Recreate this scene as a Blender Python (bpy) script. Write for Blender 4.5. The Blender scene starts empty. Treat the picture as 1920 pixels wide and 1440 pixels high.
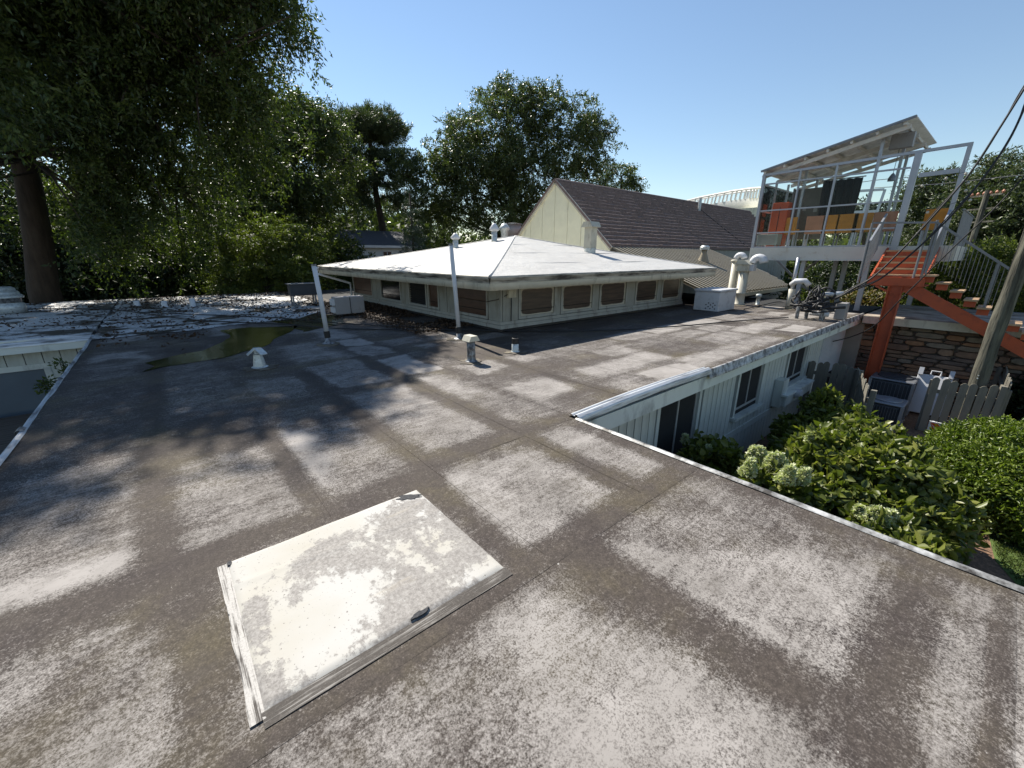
import bpy, math, random
import numpy as np
from mathutils import Vector, Matrix

# ------------------------------------------------------------------ camera, sky, sun, exposure
S = bpy.context.scene
COL = S.collection
random.seed(7)
RG = np.random.default_rng(11)
FPX, HZ, EYE = 764.0, 480.0, 1.8            # focal length in photo pixels, horizon row, eye height over the roof
PITCH, YAW = math.atan((720 - HZ) / FPX), math.radians(40.1)
cam = bpy.data.objects.new('camera', bpy.data.cameras.new('camera'))
COL.objects.link(cam)
cam.location = (0, 0, EYE)
cam.rotation_euler = (math.pi / 2 - PITCH, 0, -YAW)
cam.data.sensor_width = 36.0
cam.data.lens = FPX / 1920 * 36.0
cam.data.clip_start, cam.data.clip_end = 0.05, 2000
S.camera = cam

SUN_AZ, SUN_EL = math.radians(6.0), math.radians(46.5)   # azimuth from +Y towards +X
w = bpy.data.worlds.new('World'); S.world = w; w.use_nodes = True
nt = w.node_tree
sky = nt.nodes.new('ShaderNodeTexSky'); sky.sky_type = 'NISHITA'; sky.sun_disc = False
sky.sun_elevation = SUN_EL; sky.sun_rotation = SUN_AZ
sky.altitude = 0; sky.air_density = 1.2; sky.dust_density = 0.0; sky.ozone_density = 2.0
bg = nt.nodes['Background']; bg.inputs['Strength'].default_value = 0.082
nt.links.new(sky.outputs[0], bg.inputs['Color'])
sl = bpy.data.lights.new('sun', 'SUN'); sl.energy = 5.0; sl.angle = math.radians(0.53); sl.color = (1.0, 0.94, 0.84)
so = bpy.data.objects.new('sun', sl); COL.objects.link(so)
sd = Vector((math.sin(SUN_AZ) * math.cos(SUN_EL), math.cos(SUN_AZ) * math.cos(SUN_EL), math.sin(SUN_EL)))
so.rotation_euler = sd.to_track_quat('Z', 'Y').to_euler(); so.location = sd * 60
S.view_settings.view_transform = 'Standard'; S.view_settings.look = 'None'
S.view_settings.exposure = 0.8; S.view_settings.gamma = 1.0
S.render.engine = 'CYCLES'
S.cycles.use_denoising = True
S.cycles.max_bounces = 8; S.cycles.transparent_max_bounces = 16
S.cycles.caustics_reflective = False; S.cycles.caustics_refractive = False

# ------------------------------------------------------------------ measuring from the photograph
F_ = np.array([math.sin(YAW) * math.cos(PITCH), math.cos(YAW) * math.cos(PITCH), -math.sin(PITCH)])
R_ = np.array([math.cos(YAW), -math.sin(YAW), 0.0]); U_ = np.cross(R_, F_); C_ = np.array([0, 0, EYE])
def ray(x, y): return F_ + R_ * (x - 960) / FPX - U_ * (y - 720) / FPX
def at_z(x, y, z=0.0): d = ray(x, y); return C_ + d * ((z - EYE) / d[2])
def at_x(x, y, X): d = ray(x, y); return C_ + d * (X / d[0])
def at_y(x, y, Y): d = ray(x, y); return C_ + d * (Y / d[1])
def at_r(x, y, r): d = ray(x, y); return C_ + d * (r / math.hypot(d[0], d[1]))

GZ = -2.6       # ground level

# ------------------------------------------------------------------ material helpers
MATS = {}
def nodes(name):
    m = bpy.data.materials.new(name); m.use_nodes = True
    t = m.node_tree; b = t.nodes['Principled BSDF']
    MATS[name] = m
    return m, t, b
def N(t, kind, **kw):
    n = t.nodes.new(kind)
    for k, v in kw.items():
        if k in n.inputs: n.inputs[k].default_value = v
        else: setattr(n, k, v)
    return n
def ramp(t, fac, stops):
    r = t.nodes.new('ShaderNodeValToRGB'); e = r.color_ramp.elements
    while len(e) < len(stops): e.new(0.5)
    for i, (p, c) in enumerate(stops):
        e[i].position = p; e[i].color = (c[0], c[1], c[2], 1) if not isinstance(c, (int, float)) else (c, c, c, 1)
    t.links.new(fac, r.inputs[0]); return r.outputs[0]
def mixc(t, fac, a, b, mode='MIX'):
    m = t.nodes.new('ShaderNodeMix'); m.data_type = 'RGBA'; m.blend_type = mode
    for s, v in ((m.inputs[0], fac), (m.inputs[6], a), (m.inputs[7], b)):
        if hasattr(v, 'is_linked'): t.links.new(v, s)
        elif isinstance(v, (int, float)): s.default_value = v
        else: s.default_value = (v[0], v[1], v[2], 1)
    return m.outputs[2]
def noise(t, scale, detail=4, rough=0.55, stretch=(1, 1, 1), coord='Object', rot=(0, 0, 0)):
    tc = t.nodes.new('ShaderNodeTexCoord'); mp = t.nodes.new('ShaderNodeMapping')
    mp.inputs['Scale'].default_value = stretch; mp.inputs['Rotation'].default_value = rot
    t.links.new(tc.outputs[coord], mp.inputs[0])
    n = N(t, 'ShaderNodeTexNoise', Scale=scale, Detail=detail, Roughness=rough)
    t.links.new(mp.outputs[0], n.inputs['Vector']); return n.outputs['Fac']
def bump(t, b, h, strength=0.3, dist=0.01):
    n = N(t, 'ShaderNodeBump', Strength=strength, Distance=dist)
    t.links.new(h, n.inputs['Height']); t.links.new(n.outputs[0], b.inputs['Normal'])
def surf(name, col, rough=0.7, var=0.25, scale=3, bmp=0.15, bdist=0.004, bscale=40, metal=0, dirt=None, dirt_amt=0.5,
         dscale=2.5, dstretch=(1, 1, 1), stretch=(1, 1, 1), spec=0.4):
    m, t, b = nodes(name)
    n = noise(t, scale, 5, 0.6, stretch)
    c = np.array(col)
    o = ramp(t, n, [(0.25, tuple(c * (1 - var))), (0.75, tuple(np.minimum(c * (1 + var), 0.95)))])
    if dirt is not None:
        dn = noise(t, dscale, 6, 0.65, dstretch)
        f = ramp(t, dn, [(0.62 - 0.3 * dirt_amt, 0.0), (0.82 - 0.3 * dirt_amt, 1.0)])
        o = mixc(t, f, o, dirt)
    t.links.new(o, b.inputs['Base Color'])
    b.inputs['Roughness'].default_value = rough; b.inputs['Metallic'].default_value = metal
    b.inputs['Specular IOR Level'].default_value = spec
    if bmp: bump(t, b, noise(t, bscale, 3, 0.6, stretch), bmp, bdist)
    return m
def leafmat(name, cols, trans=0.35, rough=0.5):
    m, t, b = nodes(name)
    a = N(t, 'ShaderNodeAttribute'); a.attribute_name = 'tint'
    o = ramp(t, a.outputs['Fac'], [(i / (len(cols) - 1), c) for i, c in enumerate(cols)])
    t.links.new(o, b.inputs['Base Color']); b.inputs['Roughness'].default_value = rough
    b.inputs['Specular IOR Level'].default_value = 0.5
    tr = N(t, 'ShaderNodeBsdfTranslucent')
    tc = mixc(t, 1.0, o, (1.0, 1.15, 0.45), 'MULTIPLY'); t.links.new(tc, tr.inputs['Color'])
    mx = N(t, 'ShaderNodeMixShader'); mx.inputs[0].default_value = trans
    t.links.new(b.outputs[0], mx.inputs[1]); t.links.new(tr.outputs[0], mx.inputs[2])
    t.links.new(mx.outputs[0], t.nodes['Material Output'].inputs['Surface'])
    return m
def glassmat(name, tint=(0.95, 0.975, 0.965), refl=0.08):
    m, t, b = nodes(name); t.nodes.remove(b)
    tr = N(t, 'ShaderNodeBsdfTransparent'); tr.inputs[0].default_value = (*tint, 1)
    gl = N(t, 'ShaderNodeBsdfGlossy', Roughness=0.02)
    fr = N(t, 'ShaderNodeFresnel', IOR=1.2)
    mx = N(t, 'ShaderNodeMixShader')
    t.links.new(fr.outputs[0], mx.inputs[0]); t.links.new(tr.outputs[0], mx.inputs[1]); t.links.new(gl.outputs[0], mx.inputs[2])
    t.links.new(mx.outputs[0], t.nodes['Material Output'].inputs['Surface'])
    return m

# ------------------------------------------------------------------ object helpers
ROOT = {}
def tag(o, label=None, cat=None, group=None, kind=None):
    if label: o['label'] = label
    if cat: o['category'] = cat
    if group: o['group'] = group
    if kind: o['kind'] = kind
    return o
def thing(name, loc, label, cat, group=None):
    o = bpy.data.objects.new(name, None); COL.objects.link(o); o.empty_display_size = 0.2
    o.location = Vector([float(v) for v in loc]); ROOT[o.name] = Vector(o.location)
    return tag(o, label, cat, group)
def link(name, me, parent=None, loc=None):
    """mesh given in world coordinates; re-based to the parent's root"""
    o = bpy.data.objects.new(name, me); COL.objects.link(o)
    if parent is not None:
        r = ROOT[parent.name]; o.parent = parent
        if loc is None: me.transform(Matrix.Translation(-r))
        else: o.location = Vector([float(v) for v in loc]) - r
        ROOT[o.name] = r
    else:
        if loc is not None: o.location = Vector([float(v) for v in loc])
        ROOT[o.name] = Vector((0, 0, 0))
    return o
class MB:
    def __init__(s): s.v = []; s.f = []
    def add(s, vs, fs):
        k = len(s.v); s.v += [tuple(float(c) for c in p) for p in vs]; s.f += [tuple(i + k for i in f) for f in fs]; return s
    def box(s, x0, x1, y0, y1, z0, z1):
        return s.add([(x0, y0, z0), (x1, y0, z0), (x1, y1, z0), (x0, y1, z0), (x0, y0, z1), (x1, y0, z1), (x1, y1, z1), (x0, y1, z1)],
                     [(3, 2, 1, 0), (4, 5, 6, 7), (0, 1, 5, 4), (1, 2, 6, 5), (2, 3, 7, 6), (3, 0, 4, 7)])
    def beam(s, p, q, w, h, up=(0, 0, 1)):
        p, q = Vector([float(a) for a in p]), Vector([float(a) for a in q]); d = (q - p).normalized(); u = Vector(up)
        if abs(d.dot(u)) > 0.98: u = Vector((0, 1, 0))
        sx = d.cross(u).normalized() * (w / 2); sz = sx.cross(d).normalized() * (h / 2)
        vs = [p - sx - sz, p + sx - sz, p + sx + sz, p - sx + sz, q - sx - sz, q + sx - sz, q + sx + sz, q - sx + sz]
        return s.add(vs, [(0, 1, 2, 3), (7, 6, 5, 4), (0, 4, 5, 1), (1, 5, 6, 2), (2, 6, 7, 3), (3, 7, 4, 0)])
    def tube(s, pts, r, n=8, cap=True):
        pts = [Vector([float(a) for a in p]) for p in pts]; rs = r if isinstance(r, (list, tuple)) else [r] * len(pts)
        vs = []; prev = None
        for i, p in enumerate(pts):
            d = (pts[min(i + 1, len(pts) - 1)] - pts[max(i - 1, 0)])
            if d.length < 1e-9: d = Vector((0, 0, 1))
            d.normalize()
            if prev is None:
                a = Vector((0, 0, 1)) if abs(d.z) < 0.9 else Vector((1, 0, 0)); a = (a - d * a.dot(d)).normalized()
            else:
                a = prev - d * prev.dot(d)
                a = a.normalized() if a.length > 1e-6 else d.orthogonal().normalized()
            prev = a; b = d.cross(a)
            for k in range(n):
                t = 2 * math.pi * k / n; vs.append(p + (a * math.cos(t) + b * math.sin(t)) * rs[i])
        fs = []
        for i in range(len(pts) - 1):
            for k in range(n):
                a, b = i * n + k, i * n + (k + 1) % n; fs.append((a, b, b + n, a + n))
        if cap: fs += [tuple(range(n - 1, -1, -1)), tuple(range((len(pts) - 1) * n, len(pts) * n))]
        return s.add(vs, fs)
    def lathe(s, c, prof, n=16):
        return s.tube([(c[0], c[1], c[2] + z + 1e-5 * i) for i, (r, z) in enumerate(prof)], [r for r, z in prof], n) if False else s._lathe(c, prof, n)
    def _lathe(s, c, prof, n):
        vs = []; fs = []
        for r, z in prof:
            for k in range(n):
                t = 2 * math.pi * k / n; vs.append((c[0] + r * math.cos(t), c[1] + r * math.sin(t), c[2] + z))
        for i in range(len(prof) - 1):
            for k in range(n):
                a, b = i * n + k, i * n + (k + 1) % n; fs.append((a, b, b + n, a + n))
        fs += [tuple(range(n - 1, -1, -1)), tuple(range((len(prof) - 1) * n, len(prof) * n))]
        return s.add(vs, fs)
    def prism(s, poly, off):
        n = len(poly); off = np.array(off, float); p = [np.array(q, float) for q in poly]
        return s.add([tuple(q) for q in p] + [tuple(q + off) for q in p],
                     [tuple(range(n - 1, -1, -1)), tuple(range(n, 2 * n))] + [(i, (i + 1) % n, n + (i + 1) % n, n + i) for i in range(n)])
    def mesh(s, name, mat, smooth=False):
        me = bpy.data.meshes.new(name); me.from_pydata(s.v, [], s.f)
        import bmesh
        bm = bmesh.new(); bm.from_mesh(me); bmesh.ops.recalc_face_normals(bm, faces=bm.faces); bm.to_mesh(me); bm.free()
        me.materials.append(MATS[mat] if isinstance(mat, str) else mat)
        if smooth:
            me.polygons.foreach_set('use_smooth', [True] * len(me.polygons))
        me.update(); return me
    def build(s, name, mat, parent=None, smooth=False, bevel=0):
        o = link(name, s.mesh(name, mat, smooth), parent)
        if bevel:
            b = o.modifiers.new('bevel', 'BEVEL'); b.width = bevel; b.segments = 2; b.limit_method = 'ANGLE'
        return o
def grid_mesh(name, P, mat, attrs=None, smooth=True):
    """P: (ny,nx,3) world grid"""
    ny, nx = P.shape[:2]
    me = bpy.data.meshes.new(name)
    idx = np.arange(nx * ny).reshape(ny, nx)
    q = np.stack([idx[:-1, :-1], idx[:-1, 1:], idx[1:, 1:], idx[1:, :-1]], -1).reshape(-1, 4)
    raw_mesh(me, P.reshape(-1, 3), q, smooth)
    for k, v in (attrs or {}).items():
        me.attributes.new(k, 'FLOAT', 'POINT').data.foreach_set('value', np.ascontiguousarray(v.reshape(-1), dtype=np.float32))
    me.materials.append(MATS[mat]); return me
def raw_mesh(me, V, Q, smooth=False):
    k = Q.shape[1]
    me.vertices.add(len(V)); me.vertices.foreach_set('co', np.ascontiguousarray(V, dtype=np.float32).ravel())
    me.loops.add(Q.size); me.loops.foreach_set('vertex_index', np.ascontiguousarray(Q, dtype=np.int32).ravel())
    me.polygons.add(len(Q)); me.polygons.foreach_set('loop_start', np.arange(0, Q.size, k, dtype=np.int32))
    if smooth: me.polygons.foreach_set('use_smooth', np.ones(len(Q), bool))
    me.update(calc_edges=True)
def vnoise(x, y, s, seed=0, octs=3):
    """smooth value noise in 2-D, about 0..1"""
    out = np.zeros_like(x, float); amp = 1.0; tot = 0
    for o in range(octs):
        g = np.random.default_rng(seed * 31 + o).random((128, 128))
        u, v = x * s + 37.3 * o + 500, y * s + 11.7 * o + 500
        i, j = np.floor(u).astype(int), np.floor(v).astype(int); fu, fv = u - i, v - j
        fu, fv = fu * fu * (3 - 2 * fu), fv * fv * (3 - 2 * fv)
        a, b, c, d = g[i % 128, j % 128], g[(i + 1) % 128, j % 128], g[i % 128, (j + 1) % 128], g[(i + 1) % 128, (j + 1) % 128]
        out += amp * ((a * (1 - fu) + b * fu) * (1 - fv) + (c * (1 - fu) + d * fu) * fv); tot += amp; amp *= 0.5; s *= 2.03
    return out / tot

# ------------------------------------------------------------------ materials
def m_roof():
    m, t, b = nodes('roof_membrane')
    a = N(t, 'ShaderNodeAttribute'); a.attribute_name = 'chalk'
    gr = noise(t, 110, 2, 0.8)                        # granules
    g2 = noise(t, 38, 4, 0.75)                       # coarser flecks
    cl = noise(t, 6, 6, 0.7)                         # clumps of wear
    st = noise(t, 20, 5, 0.7, (0.12, 1.5, 1), rot=(0, 0, 0.12))   # brush streaks
    def mth(op, x, y):
        n = N(t, 'ShaderNodeMath'); n.operation = op
        for i, v in enumerate((x, y)):
            if hasattr(v, 'is_linked'): t.links.new(v, n.inputs[i])
            else: n.inputs[i].default_value = v
        return n.outputs[0]
    s = a.outputs['Fac']
    mod = ramp(t, noise(t, 1.3, 4, 0.6), [(0.35, 0.45), (0.65, 1.0)])
    for nz, k in ((cl, 0.62), (st, 0.55), (g2, 0.75)):
        s = mth('ADD', s, mth('MULTIPLY', mth('SUBTRACT', nz, 0.5), k))
    s = mth('ADD', s, mth('MULTIPLY', mth('MULTIPLY', mth('SUBTRACT', gr, 0.5), 1.9), mod))
    tide = ramp(t, noise(t, 0.9, 8, 0.72), [(0.465, 0.0), (0.49, 1.0), (0.50, 0.0)])
    s = mth('SUBTRACT', s, mth('MULTIPLY', tide, 0.16))
    run = ramp(t, noise(t, 3, 5, 0.65, (0.35, 3.0, 1), rot=(0, 0, -0.5)), [(0.56, 0.0), (0.72, 1.0)])
    s = mth('ADD', s, mth('MULTIPLY', run, 0.14))
    f = ramp(t, s, [(0.24, 0.0), (0.5, 0.45), (0.76, 1.0)])
    hue = noise(t, 1.1, 5, 0.65)
    dark = ramp(t, hue, [(0.32, (0.046, 0.037, 0.034)), (0.52, (0.062, 0.051, 0.043)), (0.68, (0.080, 0.066, 0.044))])
    dark = mixc(t, 1.0, dark, ramp(t, mixc(t, 0.45, gr, g2), [(0.36, 0.62), (0.5, 1.0), (0.64, 1.6)]), 'MULTIPLY')
    lite = ramp(t, noise(t, 2.3, 4, 0.6), [(0.35, (0.235, 0.217, 0.20)), (0.65, (0.325, 0.302, 0.282))])
    c = mixc(t, f, dark, lite)
    c = mixc(t, ramp(t, noise(t, 33, 1, 0.4), [(0.83, 0.0), (0.84, 1.0)]), c, (0.35, 0.335, 0.31))
    oil = ramp(t, noise(t, 1.7, 6, 0.7, (1, 1.4, 1)), [(0.60, 0.0), (0.70, 0.45)])
    c = mixc(t, oil, c, (0.07, 0.06, 0.05))
    t.links.new(c, b.inputs['Base Color']); b.inputs['Roughness'].default_value = 0.85
    b.inputs['Specular IOR Level'].default_value = 0.25
    bump(t, b, noise(t, 160, 3, 0.7), 0.35, 0.003)
m_roof()
def m_patch():
    m, t, b = nodes('white_coated_patch')
    tc = N(t, 'ShaderNodeTexCoord'); sp = N(t, 'ShaderNodeSeparateXYZ'); t.links.new(tc.outputs['Generated'], sp.inputs[0])
    def mth(op, x, y=0.0):
        n = N(t, 'ShaderNodeMath'); n.operation = op
        for i, v in enumerate((x, y)):
            if hasattr(v, 'is_linked'): t.links.new(v, n.inputs[i])
            else: n.inputs[i].default_value = v
        return n.outputs[0]
    n1 = noise(t, 2.6, 9, 0.74, (1, 0.8, 1)); n2 = noise(t, 55, 4, 0.75); n3 = noise(t, 1.2, 4, 0.6)
    bias = mth('MULTIPLY', mth('SUBTRACT', 0.42, sp.outputs['X']), 0.09)                       # paint thinner to the right
    top = mth('MULTIPLY', ramp(t, sp.outputs['Y'], [(0.80, 0.0), (0.93, 1.0)]), 0.10)           # and thick along the far edge
    v = mth('ADD', mth('ADD', n1, bias), top)
    f = ramp(t, v, [(0.47, 1.0), (0.50, 0.72), (0.512, 0.0)])
    g = ramp(t, n2, [(0.36, (0.17, 0.157, 0.144)), (0.5, (0.245, 0.228, 0.21)), (0.64, (0.32, 0.302, 0.28))])
    wht = ramp(t, n3, [(0.38, (0.43, 0.419, 0.395)), (0.66, (0.39, 0.364, 0.308))])
    c = mixc(t, f, wht, g)
    c = mixc(t, ramp(t, noise(t, 70, 2, 0.5), [(0.29, 1.0), (0.32, 0.0)]), c, (0.16, 0.145, 0.13))
    c = mixc(t, ramp(t, noise(t, 5, 5, 0.6, (0.25, 1.6, 1), rot=(0, 0, 0.1)), [(0.62, 0.0), (0.72, 0.5)]), c, (0.42, 0.37, 0.29))
    t.links.new(c, b.inputs['Base Color']); b.inputs['Roughness'].default_value = 0.8
    bump(t, b, f, 0.25, 0.003)
m_patch()
def m_brushed(name, st, thr, lite):
    m, t, b = nodes(name)
    n1 = noise(t, 1.0, 5, 0.7, st); n2 = noise(t, 90, 2, 0.7); n3 = noise(t, 5, 4, 0.6)
    f = ramp(t, mixc(t, 0.3, n1, n3), [(thr - 0.04, 0.0), (thr + 0.05, 1.0)])
    c = mixc(t, f, (0.055, 0.047, 0.04), lite)
    c = mixc(t, ramp(t, n2, [(0.5, 0.0), (0.75, 0.6)]), c, (0.14, 0.125, 0.11))
    t.links.new(c, b.inputs['Base Color']); b.inputs['Roughness'].default_value = 0.85
    bump(t, b, n1, 0.5, 0.004)
m_brushed('patch_border', (85, 2.5, 1), 0.46, (0.44, 0.42, 0.39))
m_brushed('patch_border_long', (2.5, 85, 1), 0.55, (0.26, 0.245, 0.225))
surf('tar_coat', (0.075, 0.062, 0.048), 0.8, 0.4, 9, 0.6, 0.01, 40, dirt=(0.20, 0.17, 0.12), dirt_amt=0.5, dscale=7)
surf('torn_asphalt', (0.035, 0.036, 0.04), 0.8, 0.5, 40, 0.8, 0.01, 60)
def m_white_membrane():
    m, t, b = nodes('white_membrane')
    a = noise(t, 0.8, 5, 0.6); s = noise(t, 2.2, 5, 0.65, (1, 0.25, 1)); k = noise(t, 14, 4, 0.7)
    c = ramp(t, a, [(0.3, (0.42, 0.41, 0.39)), (0.7, (0.48, 0.472, 0.452))])
    c = mixc(t, ramp(t, s, [(0.52, 0.0), (0.75, 0.4)]), c, (0.36, 0.345, 0.31))
    c = mixc(t, ramp(t, k, [(0.66, 0.0), (0.78, 0.25)]), c, (0.36, 0.34, 0.31))
    t.links.new(c, b.inputs['Base Color']); b.inputs['Roughness'].default_value = 0.6
    bump(t, b, noise(t, 2.2, 6, 0.65), 0.9, 0.05)
m_white_membrane()
def m_coating():
    m, t, b = nodes('white_coating')
    k = noise(t, 0.8, 7, 0.66); q = noise(t, 7, 5, 0.7)
    c = ramp(t, q, [(0.3, (0.42, 0.42, 0.42)), (0.6, (0.64, 0.64, 0.63))])
    c = mixc(t, ramp(t, k, [(0.49, 0.0), (0.56, 1.0)]), c, (0.045, 0.036, 0.028))
    c = mixc(t, ramp(t, noise(t, 22, 3, 0.6), [(0.60, 0.0), (0.64, 1.0)]), c, (0.04, 0.03, 0.022))
    t.links.new(c, b.inputs['Base Color']); b.inputs['Roughness'].default_value = 0.55
    bump(t, b, q, 0.4, 0.01)
m_coating()
def m_water():
    m, t, b = nodes('puddle_water')
    t.links.new(ramp(t, noise(t, 2.5, 5, 0.7), [(0.38, (0.012, 0.013, 0.008)), (0.5, (0.035, 0.036, 0.014)), (0.65, (0.08, 0.066, 0.03))]), b.inputs['Base Color'])
    b.inputs['Roughness'].default_value = 0.14; b.inputs['Specular IOR Level'].default_value = 0.4
    bump(t, b, noise(t, 9, 2, 0.5), 0.05, 0.004)
m_water()
surf('cream_board', (0.86, 0.82, 0.6), 0.6, 0.07, 2, 0.1, dirt=(0.42, 0.38, 0.29), dirt_amt=0.15, dscale=3, dstretch=(1, 1, 0.2))
surf('pavilion_trim', (0.56, 0.53, 0.43), 0.65, 0.12, 3, 0.15, dirt=(0.26, 0.23, 0.18), dirt_amt=0.25, dscale=4, dstretch=(1, 1, 0.3))
surf('pavilion_wall', (0.33, 0.325, 0.285), 0.7, 0.12, 3, 0.15, dirt=(0.2, 0.18, 0.14), dirt_amt=0.3, dscale=3, dstretch=(1, 1, 0.3))
surf('pavilion_frame', (0.38, 0.375, 0.335), 0.65, 0.12, 3, 0.15, dirt=(0.16, 0.14, 0.11), dirt_amt=0.3, dscale=4, dstretch=(1, 1, 0.3))
surf('stained_fascia', (0.46, 0.435, 0.37), 0.6, 0.2, 4, 0.15, dirt=(0.07, 0.066, 0.06), dirt_amt=0.66, dscale=2.4, dstretch=(0.55, 0.55, 5.0), stretch=(0.6, 0.6, 4))
surf('pale_siding', (0.54, 0.565, 0.52), 0.65, 0.07, 2, 0.15, dirt=(0.36, 0.37, 0.33), dirt_amt=0.45, dscale=2.5, dstretch=(1, 1, 0.25))
surf('pale_fascia', (0.66, 0.69, 0.64), 0.6, 0.08, 2, 0.1, dirt=(0.24, 0.25, 0.24), dirt_amt=0.35, dscale=2.2, dstretch=(1, 1, 0.5))
surf('white_flashing', (0.6, 0.62, 0.64), 0.4, 0.12, 2, 0.1, 0.004, 12, 0.25, dirt=(0.14, 0.14, 0.14), dirt_amt=0.55, dscale=5.0, dstretch=(0.35, 0.35, 6))
surf('worn_edge', (0.52, 0.52, 0.51), 0.5, 0.2, 3, 0.3, 0.006, 14, 0.2, dirt=(0.06, 0.055, 0.05), dirt_amt=0.7, dscale=5)
surf('dark_gap', (0.02, 0.02, 0.02), 0.9, 0.2, 3, 0)
surf('pane_dark', (0.012, 0.014, 0.016), 0.08, 0.3, 2, 0, spec=0.6)
surf('curtain_dark', (0.05, 0.055, 0.06), 0.7, 0.4, 3, 0.2, stretch=(6, 1, 0.3))
surf('window_frame', (0.42, 0.42, 0.40), 0.45, 0.1, 3, 0.05, metal=0.2)
def m_painted_pane():
    m, t, b = nodes('overpainted_pane')
    tc = N(t, 'ShaderNodeTexCoord'); sx = N(t, 'ShaderNodeSeparateXYZ'); t.links.new(tc.outputs['Generated'], sx.inputs[0])
    def mth(op, x, y=0.0):
        n = N(t, 'ShaderNodeMath'); n.operation = op
        for i, v in enumerate((x, y)):
            if hasattr(v, 'is_linked'): t.links.new(v, n.inputs[i])
            else: n.inputs[i].default_value = v
        return n.outputs[0]
    def edge(o): return mth('POWER', mth('MULTIPLY', mth('ABSOLUTE', mth('SUBTRACT', o, 0.5)), 2.0), 9.0)
    geo = mth('ADD', edge(sx.outputs['X']), edge(sx.outputs['Z']))
    nz = noise(t, 4, 3, 0.5)
    geo = mth('ADD', geo, mth('MULTIPLY', mth('SUBTRACT', nz, 0.5), 0.5))
    f = ramp(t, geo, [(0.30, 0.0), (0.52, 1.0)])
    br = ramp(t, noise(t, 3, 4, 0.6, (0.6, 0.6, 6)), [(0.3, (0.028, 0.018, 0.012)), (0.7, (0.085, 0.055, 0.036))])
    c = mixc(t, f, br, (0.50, 0.46, 0.37))
    t.links.new(c, b.inputs['Base Color']); b.inputs['Roughness'].default_value = 0.35
m_painted_pane()
surf('brown_pane', (0.075, 0.036, 0.022), 0.3, 0.5, 2.5, 0, stretch=(1, 1, 3), spec=0.5)
surf('brown_tile', (0.185, 0.135, 0.122), 0.8, 0.3, 5, 0.3, 0.008, 30, dirt=(0.26, 0.20, 0.18), dirt_amt=0.4, dscale=9)
surf('tan_metal', (0.31, 0.272, 0.2), 0.5, 0.12, 1.5, 0.05, metal=0.1, dirt=(0.2, 0.17, 0.13), dirt_amt=0.25, dscale=1.5)
surf('silver_steel', (0.36, 0.38, 0.42), 0.4, 0.1, 3, 0.05, metal=0.45)
surf('grey_steel', (0.20, 0.21, 0.23), 0.45, 0.15, 4, 0.05, metal=0.5)
surf('galvanised', (0.74, 0.75, 0.75), 0.4, 0.2, 6, 0.1, metal=0.25)
surf('raw_steel_beam', (0.62, 0.6, 0.57), 0.6, 0.2, 4, 0.1, metal=0.2)
surf('white_beam', (0.6, 0.58, 0.52), 0.55, 0.08, 2, 0.05, dirt=(0.42, 0.33, 0.22), dirt_amt=0.15, dscale=3)
surf('orange_steel', (0.44, 0.085, 0.032), 0.5, 0.15, 3, 0.1, dirt=(0.27, 0.055, 0.03), dirt_amt=0.3, dscale=4)
surf('tread_wood', (0.44, 0.29, 0.17), 0.75, 0.25, 4, 0.2)
surf('red_panel', (0.55, 0.08, 0.025), 0.5, 0.1, 3, 0)
surf('amber_panel', (0.6, 0.235, 0.025), 0.5, 0.2, 3, 0)
surf('peach_panel', (0.50, 0.22, 0.13), 0.5, 0.15, 3, 0)
surf('smoked_panel', (0.10, 0.095, 0.085), 0.3, 0.3, 2, 0)
surf('black_cloth', (0.012, 0.013, 0.017), 0.8, 0.4, 3, 0.4, 0.03, 5, stretch=(4, 4, 0.4))
surf('grey_box', (0.30, 0.32, 0.31), 0.5, 0.08, 3, 0)
glassmat('clear_glass')
surf('pvc_white', (0.55, 0.57, 0.60), 0.35, 0.06, 4, 0, dirt=(0.4, 0.4, 0.38), dirt_amt=0.1, dscale=5)
surf('rubber_black', (0.014, 0.014, 0.015), 0.5, 0.3, 10, 0.1)
surf('cable_black', (0.016, 0.016, 0.018), 0.55, 0.2, 8, 0)
surf('cable_grey', (0.16, 0.16, 0.16), 0.55, 0.2, 8, 0)
surf('aged_zinc', (0.30, 0.31, 0.32), 0.5, 0.4, 18, 0.2, metal=0.4, dirt=(0.07, 0.07, 0.075), dirt_amt=0.75, dscale=14, dstretch=(1, 1, 0.5))
surf('pale_zinc', (0.52, 0.56, 0.56), 0.45, 0.2, 14, 0.15, metal=0.35, dirt=(0.25, 0.27, 0.27), dirt_amt=0.35, dscale=12)
surf('cream_vent', (0.50, 0.475, 0.39), 0.55, 0.1, 5, 0.1, dirt=(0.30, 0.26, 0.2), dirt_amt=0.3, dscale=7, dstretch=(1, 1, 0.4))
surf('unit_grey', (0.30, 0.29, 0.29), 0.5, 0.08, 3, 0.05, dirt=(0.18, 0.17, 0.16), dirt_amt=0.2, dscale=3)
surf('unit_pale', (0.50, 0.51, 0.53), 0.5, 0.08, 3, 0.05, dirt=(0.3, 0.3, 0.3), dirt_amt=0.3, dscale=3)
surf('condenser_dark', (0.045, 0.05, 0.058), 0.5, 0.2, 3, 0.2)
surf('condenser_top', (0.28, 0.30, 0.33), 0.4, 0.1, 3, 0.05, metal=0.3)
surf('plastic_white', (0.58, 0.59, 0.61), 0.4, 0.06, 3, 0)
surf('barricade_white', (0.85, 0.85, 0.85), 0.4, 0.04, 3, 0)
surf('barricade_orange', (0.80, 0.12, 0.02), 0.4, 0.06, 3, 0)
surf('weathered_wood', (0.20, 0.185, 0.15), 0.85, 0.3, 5, 0.5, 0.006, 25, dirt=(0.10, 0.095, 0.08), dirt_amt=0.5, dscale=5, dstretch=(1, 1, 0.12), stretch=(1, 1, 0.12))
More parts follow.
